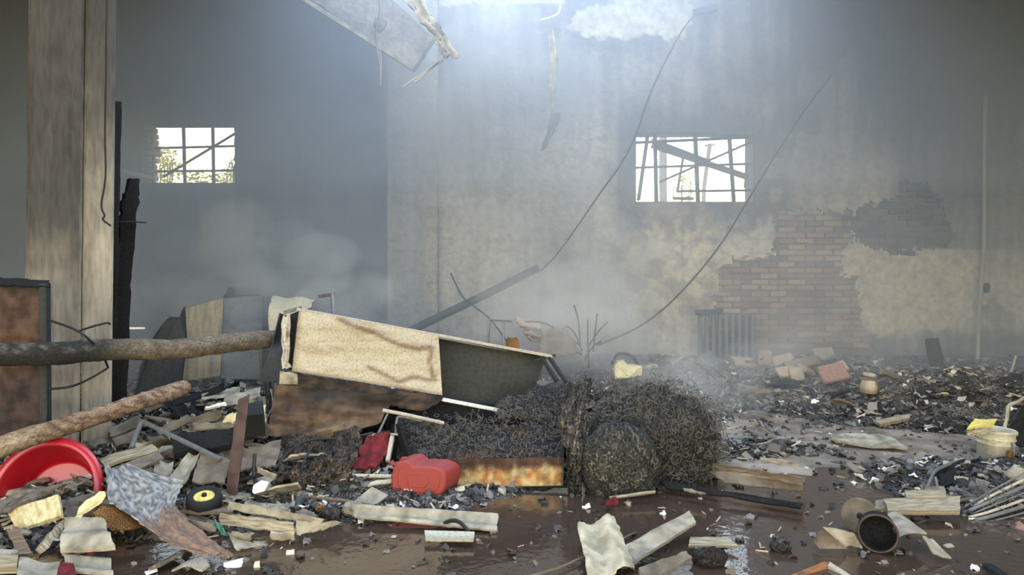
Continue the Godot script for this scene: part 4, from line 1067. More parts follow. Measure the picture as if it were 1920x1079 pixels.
# ---------------------------------------------------------------- between the cabinet and the water
func centre_things() -> void:
	var o := thing("chair", "broken tube framed chair with a dark red seat beside the mattress", "chair", P(712, 880, 5.4))
	put(tube(MB.new(), curve([[718, 770, 5.5], [760, 778, 5.5], [832, 794, 5.6]], 8), 0.014, 8), "top_tube", M.pipe_pale, o)
	put(tube(MB.new(), [[728, 774, 5.5], [712, 808, 5.4], [708, 816, 5.4]], 0.009, 8), "leg", M.iron_grey, o)
	put(tube(MB.new(), curve([[790, 790, 5.55], [752, 782, 5.5], [744, 788, 5.48], [742, 814, 5.4]], 16), 0.010, 8), "leg", M.iron_grey, o)
	put(tube(MB.new(), [[698, 816, 5.4], [750, 815, 5.4]], 0.010, 8), "seat_rail", M.pipe_pale, o)
	put(bar(MB.new(), [736, 820, 5.35], [727, 866, 5.2], 0.03, 0.035), "leg", M.pipe_pale, o)
	put(sheet(MB.new(), [[690, 820, 5.4], [674, 852, 5.25], [656, 884, 5.1]], [[732, 818, 5.4], [728, 850, 5.25], [704, 876, 5.1]], 0.02, {"bend": 0.04, "rag": 0.015, "nu": 16}), "seat", M.red_cloth, o)
	solo(tube(MB.new(), curve([[628, 886, 5.05], [648, 892, 5.0], [690, 893, 5.0], [734, 894, 5.0]], 12), 0.014, 8), "pipe", M.pipe_pale, "pale bent pipe sticking out left from behind the jerrycan", "pipe")
	solo(tube(MB.new(), [[690, 911, 4.9], [706, 906, 4.9], [736, 903, 4.95]], 0.017, 8), "pipe", M.pipe_pale, "short thick pale pipe just below the bent pipe, left of the jerrycan", "pipe")
	solo(tube(MB.new(), [[795, 934, 4.85], [795, 972, 4.7]], 0.018, 10), "pipe", M.iron_grey, "stub of pipe standing under the jerrycan", "pipe")
	frag("tile", "square beige tile leaning left of the jerrycan", "tile", "slate", [[697, 916, 4.85], [662, 945, 4.7]], [[728, 932, 4.8], [696, 956, 4.68]], 0.014)
	solo(tube(MB.new(), curve([[500, 918, 4.85], [580, 932, 4.75], [660, 942, 4.65], [740, 960, 4.6]], 12), 0.011, 6), "rod", M.wood_grey, "long thin grey rod lying along the heap left of the jerrycan", "rod")
	frag("plank", "long pale slate plank lying at the water's edge under the jerrycan", "plank", "slate", [[660, 952, 4.55], [664, 974, 4.45]], [[934, 970, 4.5], [932, 1000, 4.32]], 0.012, {"amp": 0.015, "waves": 1.2, "along": 1, "rag": 0.008, "nu": 24})
	frag("plank", "short whitish plank lying in the water in front of the long one", "plank", "cream", [[796, 1001, 0.03], [798, 1016, 0.02]], [[890, 1004, 0.03], [888, 1017, 0.02]], 0.02, {"paint": func(_u, v): return lin(226, 220, 196).lerp(lin(150, 142, 126), smoothstep(0.4, 0.9, v) * 0.5)})
	solo(tube(MB.new(), curve([[820, 990, 4.4], [842, 978, 4.36], [862, 980, 4.3], [884, 1004, 4.2]], 16), 0.012, 6), "hose", M.cable, "black hose end arching over the short whitish plank", "hose")
	var lp := [
		["pale chalky lump with a hole at the left end of the long slate plank", [666, 956], 0.07, "slate"], ["orange scorched scrap beside the long thin rod", [600, 954], 0.03, "foam"], ["charred round lump below the orange scrap", [622, 966], 0.06, "ash"]]
	for s in lp:
		var c := g(s[1][0], s[1][1], 0.02)
		solo(lump(MB.new(), c, Vector3(s[2], s[2] * 0.7, s[2]), 0.7, 14, Basis(), func(_u, _v): return Color.WHITE if s[3] != "ash" else lin(90, 80, 74)), "lump", M[s[3]], s[0], "rubble")
	# scorched crumpled sacking in front of the cabinet's lower panel
	var sk := func(u: float, v: float) -> Color: return lin(112, 96, 84).lerp(lin(62, 56, 54), clampf(0.5 + 1.4 * nz.get_noise_2d(u * 4.0, v * 4.0), 0, 1))
	frag("sacking", "crumpled brown burnt sacking heaped below the cabinet's lower panel", "sacking", "ash", [[520, 832, 5.35], [520, 880, 5.0], [510, 918, 4.8]], [[680, 818, 5.4], [670, 870, 5.05], [640, 912, 4.85]], 0.02, {"paint": sk, "bend": 0.16, "nu": 40, "nv": 18, "rag": 0.03, "seed": 31.0})
	for w in [[[[516, 880, 4.95], [545, 845, 5.15], [585, 825, 5.3], [650, 822, 5.35], [700, 812, 5.4]], "thick black cable curving over the sacking to the chair"], [[[560, 905, 4.9], [572, 862, 5.05], [590, 832, 5.2]], "short black wire crossing the sacking"]]:
		solo(tube(MB.new(), curve(w[0], 24), 0.009, 6), "cable", M.cable, w[1], "cable")
	solo(tube(MB.new(), curve([[478, 852, 4.9], [476, 890, 4.85], [482, 912, 4.8]], 12), 0.012, 6), "hook", M.iron_dark, "dark iron hook standing between the iron post and the sacking", "hook")
	# behind the cabinet
	solo(tube(MB.new(), [[712, 650, 8.8], [800, 606, 9.0], [900, 558, 9.2], [1008, 503, 9.5]], 0.05, 12), "pole", M.iron_dark, "grey pole slanting up to the right in the smoke behind the cabinet", "pole")
	solo(tube(MB.new(), curve([[845, 512, 9.0], [858, 540, 8.95], [872, 562, 8.95], [916, 596, 8.6], [950, 640, 8.3]], 20), 0.010, 5), "wire", M.cable, "thin curved wire crossing the slanting grey pole", "wire")
	solo(tube(MB.new(), curve([[985, 604, 8.2], [1020, 606, 8.2], [1060, 628, 8.1], [1090, 650, 8.0]], 20), 0.009, 5), "wire", M.cable, "low arching wire in the smoke right behind the cabinet", "wire")
	o = thing("frame", "thin square metal frame standing in the smoke behind the cabinet", "frame", P(930, 655, 7.4))
	put(bar(MB.new(), [918, 600, 7.4], [914, 650, 7.3], 0.02, 0.025), "upright", M.iron_grey, o)
	put(bar(MB.new(), [944, 604, 7.4], [944, 656, 7.3], 0.02, 0.02), "upright", M.iron_grey, o)
	put(bar(MB.new(), [916, 600, 7.4], [960, 603, 7.5], 0.02, 0.02), "top_bar", M.iron_grey, o)
	frag("panel", "orange scorched sheet in the smoke behind the cabinet's top rail", "sheet", "foam", [[950, 634, 7.4], [950, 700, 7.3]], [[972, 632, 7.5], [976, 704, 7.3]], 0.01, {"rag": 0.03, "bend": 0.03})
	for k in 3:
		frag("sheet", ["topmost", "middle", "lowest"][k] + " of three pinkish bent sheets stacked in the smoke behind the cabinet", "sheet", "brick1", [[966 + k * 8, 600 + k * 14, 8.2], [976 + k * 8, 610 + k * 14, 8.0]], [[1010 + k * 3, 606 + k * 15, 8.3], [1014 + k * 3, 618 + k * 15, 8.1]], 0.015, {"bend": 0.05, "rag": 0.02})
	solo(sheet(MB.new(), [[1014, 620, 8.0], [1010, 665, 7.8]], [[1060, 614, 8.1], [1090, 668, 7.8]], 0.02, {"bend": 0.12, "rag": 0.02}), "sheet", M.slate_dark, "grey curved sheet in the smoke right of the pinkish sheets", "sheet")
	o = thing("twigs", "bare burnt bush of thin upright wires at the middle of the rear heap", "wires", g(1100, 672))
	for s in [[[1076, 572], [1084, 600], [1088, 650]], [[1102, 600], [1102, 640], [1104, 690]], [[1120, 588], [1116, 620], [1112, 660]], [[1140, 604], [1122, 622], [1104, 650]], [[1064, 612], [1078, 626], [1092, 660]], [[1128, 640], [1110, 652], [1096, 676]]]:
		var path := []
		for c in s: path.append([c[0], c[1], 8.0])
		put(tube(MB.new(), curve(path, 10), 0.009, 5), "wire", M.cable, o)

# ---------------------------------------------------------------- rear right: radiator, bricks, bucket
func right_things() -> void:
	var o := thing("radiator", "cast iron column radiator standing against the bare brick wall under the right window", "radiator", P(1362, 690, 10.1))
	for k in 9:
		var mb := MB.new()
		var x := 1312.0 + k * 12.4
		var y0 := 588.0 + 1.5 * k * 0.4
		var d := 10.05 + 0.02 * k
		for z in [0.0, 0.16]:
			tube(mb, curve([[x + 4, 690, d + z], [x, 684, d + z], [x + 1 - k * 0.1, 640, d + z], [x, 598, d + z], [x + 3, y0, d + z + 0.03]], 14), [0.036, 0.036, 0.030, 0.030, 0.036, 0.03], 8)
		bar(mb, [x + 2, y0 + 4, d], [x + 2, y0 + 4, d + 0.18], 0.06, 0.06, 0.02)
		put(mb, "column", M.iron_grey, o)
	put(sheet(MB.new(), [[1302, 584, 10.2], [1306, 592, 10.0]], [[1356, 582, 10.2], [1350, 590, 10.0]], 0.02, {"rag": 0.02}), "top_plate", M.iron_dark, o)
	solo(tube(MB.new(), curve([[1848, 180, 10.36], [1846, 350, 10.38], [1844, 480, 10.36], [1836, 580, 10.34], [1834, 640, 10.3], [1832, 690, 10.2]], 24), 0.028, 10), "pipe", M.pipe_pale, "thin pale pipe running down the right part of the back wall", "pipe")
	solo(lump(MB.new(), P(1850, 540, 10.36), Vector3(0.05, 0.07, 0.04), 0.4, 10), "bracket", M.iron_dark, "dark bracket holding the pale wall pipe", "bracket")
	# fallen bricks and slabs in front of the bare brick
	var bl := [["upright pinkish block at the left end of the fallen bricks", 1434, 672, 0.16, 0.2, 9.6, "brick0", 0.1], ["flat tan slab leaning on the pinkish block", 1468, 676, 0.28, 0.07, 9.5, "brick3", 0.3], ["pale kite shaped slab on top of the fallen bricks", 1545, 664, 0.26, 0.12, 9.5, "slate", 0.1], ["long thin slab in the middle of the fallen bricks", 1504, 682, 0.42, 0.05, 9.4, "slate_dark", 0.28], ["pink brick lying at the right end of the long thin slab", 1512, 694, 0.2, 0.06, 9.3, "brick1", -0.4],
		["broad red pink slab at the right of the fallen bricks", 1562, 700, 0.3, 0.2, 9.2, "brick0", 0.3], ["tan brick on the corner of the red pink slab", 1578, 688, 0.12, 0.1, 9.2, "brick3", 0.5], ["low tan slab below the upright pinkish block", 1478, 698, 0.3, 0.08, 9.3, "brick3", 0.05], ["whitish lump before the fallen bricks", 1494, 702, 0.16, 0.12, 9.2, "slate", 0.3], ["pale stick shaped slab left of the upright block", 1396, 680, 0.3, 0.04, 9.6, "slate", -0.15]]
	for b in bl:
		var mb := MB.new()
		var c := g(b[1], b[2], 0.05 + b[4] * 0.3)
		box(mb, Vector3(b[3], 0.055, 0.12 + b[4] * 0.5), Transform3D(Basis.from_euler(Vector3(rng.randf_range(0.3, 0.9), rng.randf_range(-0.5, 0.5), b[7])), c), 0.014)
		solo(mb, "slab", M[b[6]], b[0], "slab")
	solo(pillow(MB.new(), [[1151, 688, 7.9], [1158, 680, 7.9], [1170, 678, 7.9], [1176, 686, 7.9], [1204, 688, 7.9], [1204, 704, 7.9], [1180, 710, 7.8], [1152, 712, 7.8]], Vector3(0.02, 0, -0.16), 0.02), "carton", M.card, "crumpled cream carton lying behind the wire bale", "carton")
	solo(tube(MB.new(), curve([[1148, 682, 8.0], [1160, 664, 8.1], [1184, 668, 8.1], [1200, 690, 8.0]], 16), 0.018, 8), "hose", M.iron_dark, "dark bent hose arched over the cream carton", "hose")
	frag("panel", "grey corrugated panel lying at the foot of the radiator", "panel", "iron_grey", [[1306, 678, 9.2], [1330, 694, 8.9]], [[1330, 656, 9.4], [1352, 678, 9.1]], 0.01, {"amp": 0.012, "waves": 3.0})
	frag("lath", "pale lath leaning left of the radiator's foot", "lath", "slate", [[1256, 682, 8.9], [1259, 685, 8.9]], [[1278, 668, 9.0], [1282, 670, 9.0]], 0.02)
	# dark ledger sheets, right rear
	for k in 5:
		frag("sheet", ["uppermost", "second", "third", "fourth", "lowest"][k] + " of the charred sheets stacked right in front of the fallen bricks", "charred sheet", "wood_grey" if k == 1 else "wood_char", [[1396 - k * 3, 716 + k * 11, 8.6 - k * 0.12], [1400, 724 + k * 11, 8.4 - k * 0.12]], [[1500 + k * 6, 720 + k * 10, 8.6 - k * 0.12], [1506 + k * 6, 732 + k * 10, 8.4 - k * 0.12]], 0.02, {"rag": 0.05, "bend": 0.05})
	frag("post", "charred board standing up from the rear heap at the right", "board", "wood_char", [[1734, 638, 9.0], [1748, 708, 8.8]], [[1756, 636, 9.0], [1774, 704, 8.8]], 0.05, {"rag": 0.02})
	o = thing("pot", "scorched little pot with a pale lid and cream sides in the right rear rubble", "pot", g(1630, 735))
	var pc := P(1630, 722, 7.6)
	put(lathe(MB.new(), [[0.0, -0.08], [0.09, -0.08], [0.095, -0.01], [0.07, 0.05], [0.065, 0.05], [0.08, 0.0], [0.0, -0.06]], Transform3D(Basis(), pc), 20, func(_k, a): return lin(216, 194, 166).lerp(lin(96, 84, 78), clampf(nz.get_noise_1d(a * 4.0) * 2.0, 0, 1))), "body", M.cream, o)
	put(lathe(MB.new(), [[0.0, 0.025], [0.055, 0.02], [0.07, 0.0], [0.055, -0.02], [0.0, -0.02]], Transform3D(Basis(Vector3.BACK, -0.1), pc + Vector3(0, 0.10, 0)), 20), "lid", M.slate, o)
	# bucket with rag, black sheet at the frame edge
	var bc := P(1864, 872, 5.75)
	o = thing("bucket", "ribbed white plastic bucket standing at the right edge, yellow rag on its rim", "bucket", bc)
	put(lathe(MB.new(), [[0.0, 0.0], [0.112, 0.0], [0.116, 0.02], [0.124, 0.16], [0.132, 0.165], [0.132, 0.175], [0.125, 0.18], [0.126, 0.2], [0.135, 0.205], [0.135, 0.215], [0.128, 0.22], [0.130, 0.25], [0.142, 0.255], [0.142, 0.275], [0.136, 0.28], [0.128, 0.27], [0.122, 0.2], [0.108, 0.012], [0.0, 0.01]], Transform3D(Basis(Vector3.BACK, -0.06), bc), 32, func(v, a): return lin(232, 224, 196).lerp(lin(150, 142, 126), clampf(smoothstep(0.3, 0.1, v) + nz.get_noise_2d(a * 4.0, v * 3.0), 0, 0.8))), "pail", M.cream, o)
	put(tube(MB.new(), curve([[1892, 822, 5.65], [1902, 845, 5.6], [1898, 866, 5.6]], 12), 0.006, 6), "handle", M.iron_grey, o)
	put(tube(MB.new(), [[1896, 846, 5.6], [1892, 862, 5.6]], 0.018, 10), "grip", M.foam, o)
	frag("rag", "folded yellow rag lying over the left rim of the white bucket", "rag", "yellow", [[1826, 790, 5.75], [1812, 806, 5.62]], [[1868, 790, 5.8], [1862, 800, 5.62]], 0.02, {"bend": 0.02})
	frag("cloth", "tan crumpled cloth under the yellow rag on the bucket", "cloth", "wood_pale", [[1812, 808, 5.6], [1810, 820, 5.58]], [[1862, 802, 5.62], [1850, 816, 5.56]], 0.02, {"bend": 0.03, "rag": 0.01})
	o = thing("plastic_shell", "black curled plastic shell with a pale melted rim at the right edge", "shell", P(1915, 830, 5.9))
	put(sheet(MB.new(), [[1893, 780, 5.9], [1890, 800, 5.85], [1896, 836, 5.8]], [[1960, 730, 6.0], [1960, 790, 5.95], [1960, 850, 5.9]], 0.02, {"bend": 0.06}), "shell", M.rubber, o)
	put(tube(MB.new(), curve([[1930, 740, 5.95], [1912, 752, 5.92], [1892, 762, 5.9], [1888, 785, 5.88], [1884, 802, 5.85], [1888, 812, 5.85]], 20), 0.014, 8, 0.3), "melted_rim", M.slate, o)
	solo(tube(MB.new(), [[1905, 668, 8.8], [1890, 716, 8.6]], 0.014, 6), "stick", M.pipe_pale, "pale stick leaning by the back wall at the right edge", "stick")
	# flat boards on the wet floor
	frag("board", "pale slate board lying flat on the wet floor at the right", "board", "slate", [[1548, 818, 0.05], [1570, 832, 0.03]], [[1664, 818, 0.06], [1700, 846, 0.02]], 0.02, {"bend": 0.02, "rag": 0.01})
	frag("board", "light bone shaped splinter on the floor behind the flat slate board", "splinter", "wood_pale", [[1638, 794, 0.03], [1650, 801, 0.02]], [[1706, 782, 0.05], [1704, 790, 0.03]], 0.03, {"rag": 0.02})
	for s in [["upper charred board of the pair jutting right from the wire bale", [[1312, 866, 0.10], [1318, 880, 0.05]], [[1510, 898, 0.16], [1504, 908, 0.12]], "wood_grey"], ["flat grey underside board beneath the upper charred board", [[1330, 886, 0.06], [1360, 908, 0.02]], [[1508, 900, 0.12], [1506, 926, 0.02]], "slate_dark"], ["long dark board lying lowest right of the wire bale", [[1246, 906, 0.05], [1250, 918, 0.02]], [[1505, 948, 0.04], [1500, 956, 0.02]], "wood_char"], ["thin pale lath on the long dark board", [[1282, 918, 0.06], [1284, 922, 0.05]], [[1322, 926, 0.06], [1322, 930, 0.05]], "slate"], ["pale broken piece on top of the upper charred board", [[1424, 860, 0.16], [1426, 868, 0.13]], [[1500, 868, 0.18], [1498, 876, 0.15]], "slate"]]:
		frag("board", s[0], "board", s[3], s[1], s[2], 0.016, {"rag": 0.012, "bend": 0.02})
	frag("lath", "thin reddish lath lying on the water below the wire bale", "lath", "wood_pale", [[1142, 934, 0.04], [1144, 938, 0.03]], [[1228, 922, 0.06], [1229, 926, 0.05]], 0.012)
	frag("wrapper", "red plastic scrap on the water below the wire bale", "scrap", "red_cloth", [[1132, 940, 0.04], [1138, 952, 0.02]], [[1156, 934, 0.05], [1160, 944, 0.03]], 0.006, {"bend": 0.03, "rag": 0.02})

# ---------------------------------------------------------------- things in and beside the water, front and right
func front_things() -> void:
	frag("slate", "large cream corrugated slate sticking up out of the water at the bottom centre", "roof slate", "slate_light", [[1082, 990, 4.15], [1104, 1090, 3.65]], [[1152, 968, 4.25], [1190, 1066, 3.72]], 0.012, {"amp": 0.022, "waves": 1.4, "rag": 0.012, "nu": 30, "nv": 12, "bend": 0.02, "seed": 1.2})
	frag("slate", "long beige slate strip leaning right of the large cream slate", "roof slate", "slate", [[1168, 1030, 3.95], [1182, 1064, 3.8]], [[1292, 964, 4.35], [1304, 984, 4.25]], 0.02, {"bend": 0.015, "rag": 0.006})
	frag("slate", "mossy grey slate strip lying below the long beige one", "roof slate", "slate_dark", [[1196, 1072, 0.06], [1212, 1096, 0.04]], [[1284, 1040, 0.06], [1296, 1052, 0.04]], 0.02, {"rag": 0.012})
	frag("slate", "thin brown slate lying level in the water right of the long beige strip", "roof slate", "wood_pale", [[1294, 1012, 0.03], [1290, 1028, 0.02]], [[1362, 1012, 0.03], [1384, 1028, 0.02]], 0.014, {"rag": 0.006})
	solo(lump(MB.new(), g(1330, 1046, 0.03), Vector3(0.09, 0.05, 0.06), 0.5, 14, Basis(), func(_u, _v): return lin(60, 52, 48)), "lump", M.ash, "dark charred lump in the water below the thin brown slate", "rubble")
	solo(lump(MB.new(), g(1464, 1024, 0.02), Vector3(0.055, 0.035, 0.04), 0.5, 14, Basis(), func(u, v): return lin(110, 100, 90).lerp(lin(40, 38, 36), clampf(0.5 + nzf.get_noise_2d(u * 4.0, v * 6.0) * 1.6, 0, 1))), "lump", M.ash, "small charred lump alone in the open water at the right", "rubble")
	# rolls: disc and can
	var dc := P(1612, 968, 4.34)
	var o := thing("reel", "grey brown flanged reel standing on edge in the water", "reel", dc - Vector3(0, 0.11, 0))
	var ax := Vector3(-0.35, 0.12, 0.93).normalized(); var sx := ax.cross(Vector3.UP).normalized()
	var xf := Transform3D(Basis(sx, ax, sx.cross(ax)), dc)
	put(lathe(MB.new(), [[0.012, 0.0], [0.03, 0.004], [0.083, 0.002], [0.095, 0.006], [0.101, 0.0], [0.101, -0.012], [0.092, -0.016], [0.0, -0.016]], xf, 36), "flange", M.slate_dark, o)
	put(lathe(MB.new(), [[0.05, -0.016], [0.05, -0.16], [0.0, -0.16]], xf, 24), "drum", M.iron_dark, o)
	put(lathe(MB.new(), [[0.0, 0.006], [0.018, 0.006], [0.018, 0.0]], xf, 12), "hub_hole", M.rubber, o)
	var cc := P(1646, 1001, 4.04)
	o = thing("can", "blackened open can lying on its side in front of the reel", "can", cc - Vector3(0, 0.11, 0))
	ax = Vector3(-0.40, 0.14, 0.90).normalized(); sx = ax.cross(Vector3.UP).normalized()
	xf = Transform3D(Basis(sx, ax, sx.cross(ax)), cc)
	put(lathe(MB.new(), [[0.0, -0.16], [0.09, -0.16], [0.095, -0.15], [0.095, 0.0], [0.099, 0.005], [0.101, -0.004], [0.095, -0.012], [0.09, -0.02], [0.09, -0.14], [0.0, -0.14]], xf, 36), "body", M.wood_char, o)
	put(lathe(MB.new(), [[0.092, 0.006], [0.097, 0.009], [0.103, 0.004], [0.102, -0.008]], xf, 36), "rim", M.iron_brown, o)
	frag("slate", "greenish curved slate floating left of the black can", "roof slate", "slate", [[1546, 992, 0.14], [1586, 1028, 0.02]], [[1600, 1000, 0.10], [1616, 1028, 0.02]], 0.010, {"amp": -0.02, "waves": 0.5, "rag": 0.006})
	frag("slate", "dark folded slate flap left of the greenish curved slate", "roof slate", "slate_dark", [[1526, 1014, 0.03], [1540, 1030, 0.01]], [[1546, 990, 0.13], [1590, 1030, 0.02]], 0.010)
	frag("slate", "tan curved slate leaning on the right of the black can", "roof slate", "slate", [[1664, 972, 4.3], [1682, 1014, 4.02]], [[1692, 966, 4.35], [1738, 1000, 4.08]], 0.010, {"amp": 0.022, "waves": 0.5, "along": 0, "rag": 0.006})
	frag("slate", "small tan curved slate lying furthest right in the water", "roof slate", "slate", [[1726, 1010, 0.08], [1748, 1044, 0.02]], [[1750, 1010, 0.08], [1786, 1046, 0.02]], 0.010, {"amp": 0.018, "waves": 0.5, "rag": 0.006})
	# stacked offcuts
	var oc := [["broad tan offcut with a notched lower edge, front of the small stack at the right", [[1656, 944, 4.65], [1664, 966, 4.5]], [[1800, 938, 4.7], [1800, 966, 4.5]], "wood_pale"], ["pale offcut lying above the notched one", [[1696, 928, 4.75], [1698, 942, 4.65]], [[1772, 928, 4.75], [1774, 942, 4.65]], "wood_pale"], ["short brown offcut on top of the small stack", [[1734, 920, 4.8], [1732, 930, 4.74]], [[1770, 920, 4.8], [1772, 930, 4.74]], "slate_dark"], ["whitish crumb left of the small stack of offcuts", [[1642, 946, 4.75], [1640, 962, 4.68]], [[1664, 944, 4.75], [1662, 960, 4.68]], "slate"]]
	for s in oc: frag("offcut", s[0], "offcut", s[3], s[1], s[2], 0.03, {"rag": 0.01})
	# burnt chair basket
	o = thing("burnt_chair", "burnt chair frame of bent tube with black remains, below the bucket", "chair frame", P(1790, 930, 5.1))
	put(tube(MB.new(), curve([[1736, 922, 5.0], [1746, 898, 5.1], [1756, 882, 5.2], [1790, 868, 5.35], [1836, 858, 5.5]], 24), 0.012, 8), "front_tube", M.iron_grey, o)
	put(tube(MB.new(), curve([[1836, 858, 5.5], [1848, 880, 5.3], [1840, 910, 5.1], [1796, 934, 4.95]], 20), 0.012, 8), "side_tube", M.iron_dark, o)
	put(tube(MB.new(), [[1754, 896, 5.1], [1760, 924, 5.0]], 0.010, 6), "strut", M.iron_grey, o)
	put(sheet(MB.new(), [[1756, 886, 5.25], [1764, 924, 5.0]], [[1836, 862, 5.5], [1838, 906, 5.1]], 0.03, {"bend": 0.06, "rag": 0.03}), "charred_seat", M.wood_char, o)
	# bundle of rods
	for k in 9:
		var y := 900.0 + k * 9.0
		solo(tube(MB.new(), curve([[1800 + (k * 13) % 26, 958 + k * 4, 4.75 - k * 0.03], [1850, y + 26, 4.7 - k * 0.03], [1935, y - 20 + k * 4, 4.8 - k * 0.03]], 10), 0.006 + 0.003 * (k % 3), 6), "rod", M["iron_grey" if k % 3 != 1 else "pipe_pale"], ["topmost rod of the fanned bundle at the right edge", "second rod from the top of the fanned bundle, pale", "third rod from the top of the fanned bundle", "fourth rod from the top of the fanned bundle", "middle rod of the fanned bundle, pale", "fourth rod from the bottom of the fanned bundle", "third rod from the bottom of the fanned bundle", "second rod from the bottom of the fanned bundle, pale", "lowest rod of the fanned bundle at the right edge"][k], "rod", "bundle of rods at the right edge")
	solo(tangle(MB.new(), P(1850, 945, 4.75), Vector3(0.16, 0.06, 0.1), 60, 0.05, 0.003), "wire_tangle", M.wire, "knot of thin wires caught in the fanned rods", "wires").set_meta("kind", "stuff")
	solo(lump(MB.new(), P(1908, 892, 5.0), Vector3(0.07, 0.06, 0.06), 0.5, 14), "stone", M.slate, "pale lump of rubble behind the fanned rods", "rubble")
	solo(lump(MB.new(), P(1912, 1032, 4.2), Vector3(0.05, 0.035, 0.05), 0.4, 14), "stone", M.wood_pale, "tan lump at the right edge near the bottom", "rubble")
	solo(lump(MB.new(), P(1914, 994, 4.4), Vector3(0.03, 0.035, 0.04), 0.6, 12), "stone", M.brick0, "rust red lump at the right edge above the tan one", "rubble")
	o = thing("angle_frame", "rusty angle iron corner lying in the water at the bottom right", "frame", g(1550, 1066))
	put(bar(MB.new(), [1478, 1090, 3.72], [1552, 1060, 3.86], 0.035, 0.03), "left_arm", M.rust_iron, o)
	put(bar(MB.new(), [1552, 1060, 3.86], [1598, 1090, 3.72], 0.035, 0.03), "right_arm", M.pipe_pale, o)
	solo(tube(MB.new(), curve([[1190, 1000, 0.01], [1060, 1060, 0.01], [960, 1090, 0.01]], 12), 0.006, 5), "wire", M.wood_grey, "long thin wire lying in the water at the bottom centre", "wire")
	solo(bar(MB.new(), [1850, 1062, 0.02], [1885, 1085, 0.02], 0.05, 0.03), "charred_stick", M.wood_char, "charred stick in the mud near the bottom right corner", "stick")

# ---------------------------------------------------------------- what hangs from the roof
func ceiling_things() -> void:
	var d := 9.0
	var o := thing("roof_beam", "broken plastered roof beam slanting down from the ceiling at the upper left of centre", "beam", P(700, 100, d))
	var pb := func(u: float, v: float) -> Color: return lin(160, 150, 138).lerp(lin(120, 116, 112), clampf(0.5 + nz.get_noise_2d(u * 4.0, v * 3.0) - 0.3 * u, 0, 1))
	put(sheet(MB.new(), [[420, -90, d], [600, 10, d], [775, 130, d + 0.1]], [[640, -130, d], [730, -6, d], [812, 70, d + 0.1]], 0.22, {"paint": pb, "nv": 10, "nu": 8, "rag": 0.02}), "plaster_face", M.plaster, o)
	put(bar(MB.new(), [420, -94, d - 0.12], [776, 130, d], 0.12, 0.05), "lower_edge", M.slate_light, o)
	put(lump(MB.new(), P(712, 46, d - 0.2), Vector3(0.075, 0.09, 0.03), 0.4, 12), "socket", M.iron_grey, o)
	put(tube(MB.new(), curve([[706, -30, d - 0.2], [712, 20, d - 0.22], [704, 60, d - 0.22], [708, 92, d - 0.2]], 12), 0.012, 6), "conduit", M.iron_grey, o)
	frag("lath_strip", "torn pale strip of ceiling lath hanging beside the roof beam's end", "ceiling strip", "slate_light", [[730, -30, d - 0.3], [788, 42, d - 0.3], [812, 66, d - 0.3], [832, 112, d - 0.3]], [[770, -40, d - 0.3], [808, 30, d - 0.3], [834, 66, d - 0.3], [864, 108, d - 0.3]], 0.02, {"rag": 0.06, "bend": 0.1, "nv": 8})
	for k in 2:
		solo(tube(MB.new(), curve([[706 + k * 6, 84, d - 0.25], [712 + k * 3, 120, d - 0.25], [714, 160 - k * 20, d - 0.25]], 8), 0.008, 5), "wire", M.pipe_pale, ["thin wire dangling below the roof beam's socket", "shorter wire dangling right beside the first one"][k], "wire")
		solo(bar(MB.new(), [755 + k * 22, 163 - k * 8, d - 0.3], [832 + k * 6, 112 - k * 8, d - 0.3], 0.02, 0.025), "lath", M.pipe_pale, ["lower thin lath hanging under the broken beam end", "upper thin lath hanging under the broken beam end"][k], "lath")
	frag("ceiling_strip", "long pale strip of peeled plaster hanging in the smoke above the middle", "plaster strip", "slate_light", [[1028, 58, 9.4], [1030, 110, 9.4], [1026, 150, 9.4], [1033, 206, 9.4]], [[1036, 56, 9.4], [1047, 110, 9.4], [1044, 150, 9.4], [1037, 206, 9.4]], 0.03, {"bend": 0.06, "nv": 8})
	frag("ceiling_strip", "dark torn end dangling under the long plaster strip", "plaster strip", "iron_grey", [[1034, 212, 9.4], [1024, 250, 9.4], [1015, 282, 9.4]], [[1054, 212, 9.4], [1040, 246, 9.4], [1022, 280, 9.4]], 0.02, {"rag": 0.03})
	solo(tube(MB.new(), [[1033, -110, 9.42], [1032, 60, 9.42], [1035, 200, 9.42], [1038, 216, 9.42]], 0.004, 4), "wire", M.pipe_pale, "hair thin wire that the long plaster strip hangs from", "wire")
	solo(tube(MB.new(), curve([[1048, -60, 9.6], [1050, 10, 9.6], [1042, 28, 9.6], [1014, 38, 9.6]], 14), 0.014, 6), "curl", M.white, "small white curl hanging at the top left of the plaster patch", "strip")
	solo(bar(MB.new(), [1300, 24, 10.4], [1345, 14, 10.3], 0.08, 0.08), "bracket", M.iron_dark, "dark stub of a bracket on the wall right of the cream plaster patch", "bracket")
	solo(tube(MB.new(), curve([[1312, 22, 10.35], [1280, 56, 10.1], [1226, 160, 9.7], [1180, 280, 9.3], [1120, 370, 9.4], [1050, 470, 9.5], [1014, 508, 9.5]], 48), 0.011, 6), "cable", M.cable, "long dark cable sagging from the upper bracket down to the slanting pole", "cable")
	solo(tube(MB.new(), curve([[1560, 140, 10.4], [1500, 220, 10.2], [1430, 330, 9.8], [1350, 460, 9.4], [1270, 555, 9.0], [1200, 612, 8.6], [1120, 648, 8.2]], 48), 0.011, 6), "cable", M.cable, "long dark cable crossing in front of the right window's corner", "cable")

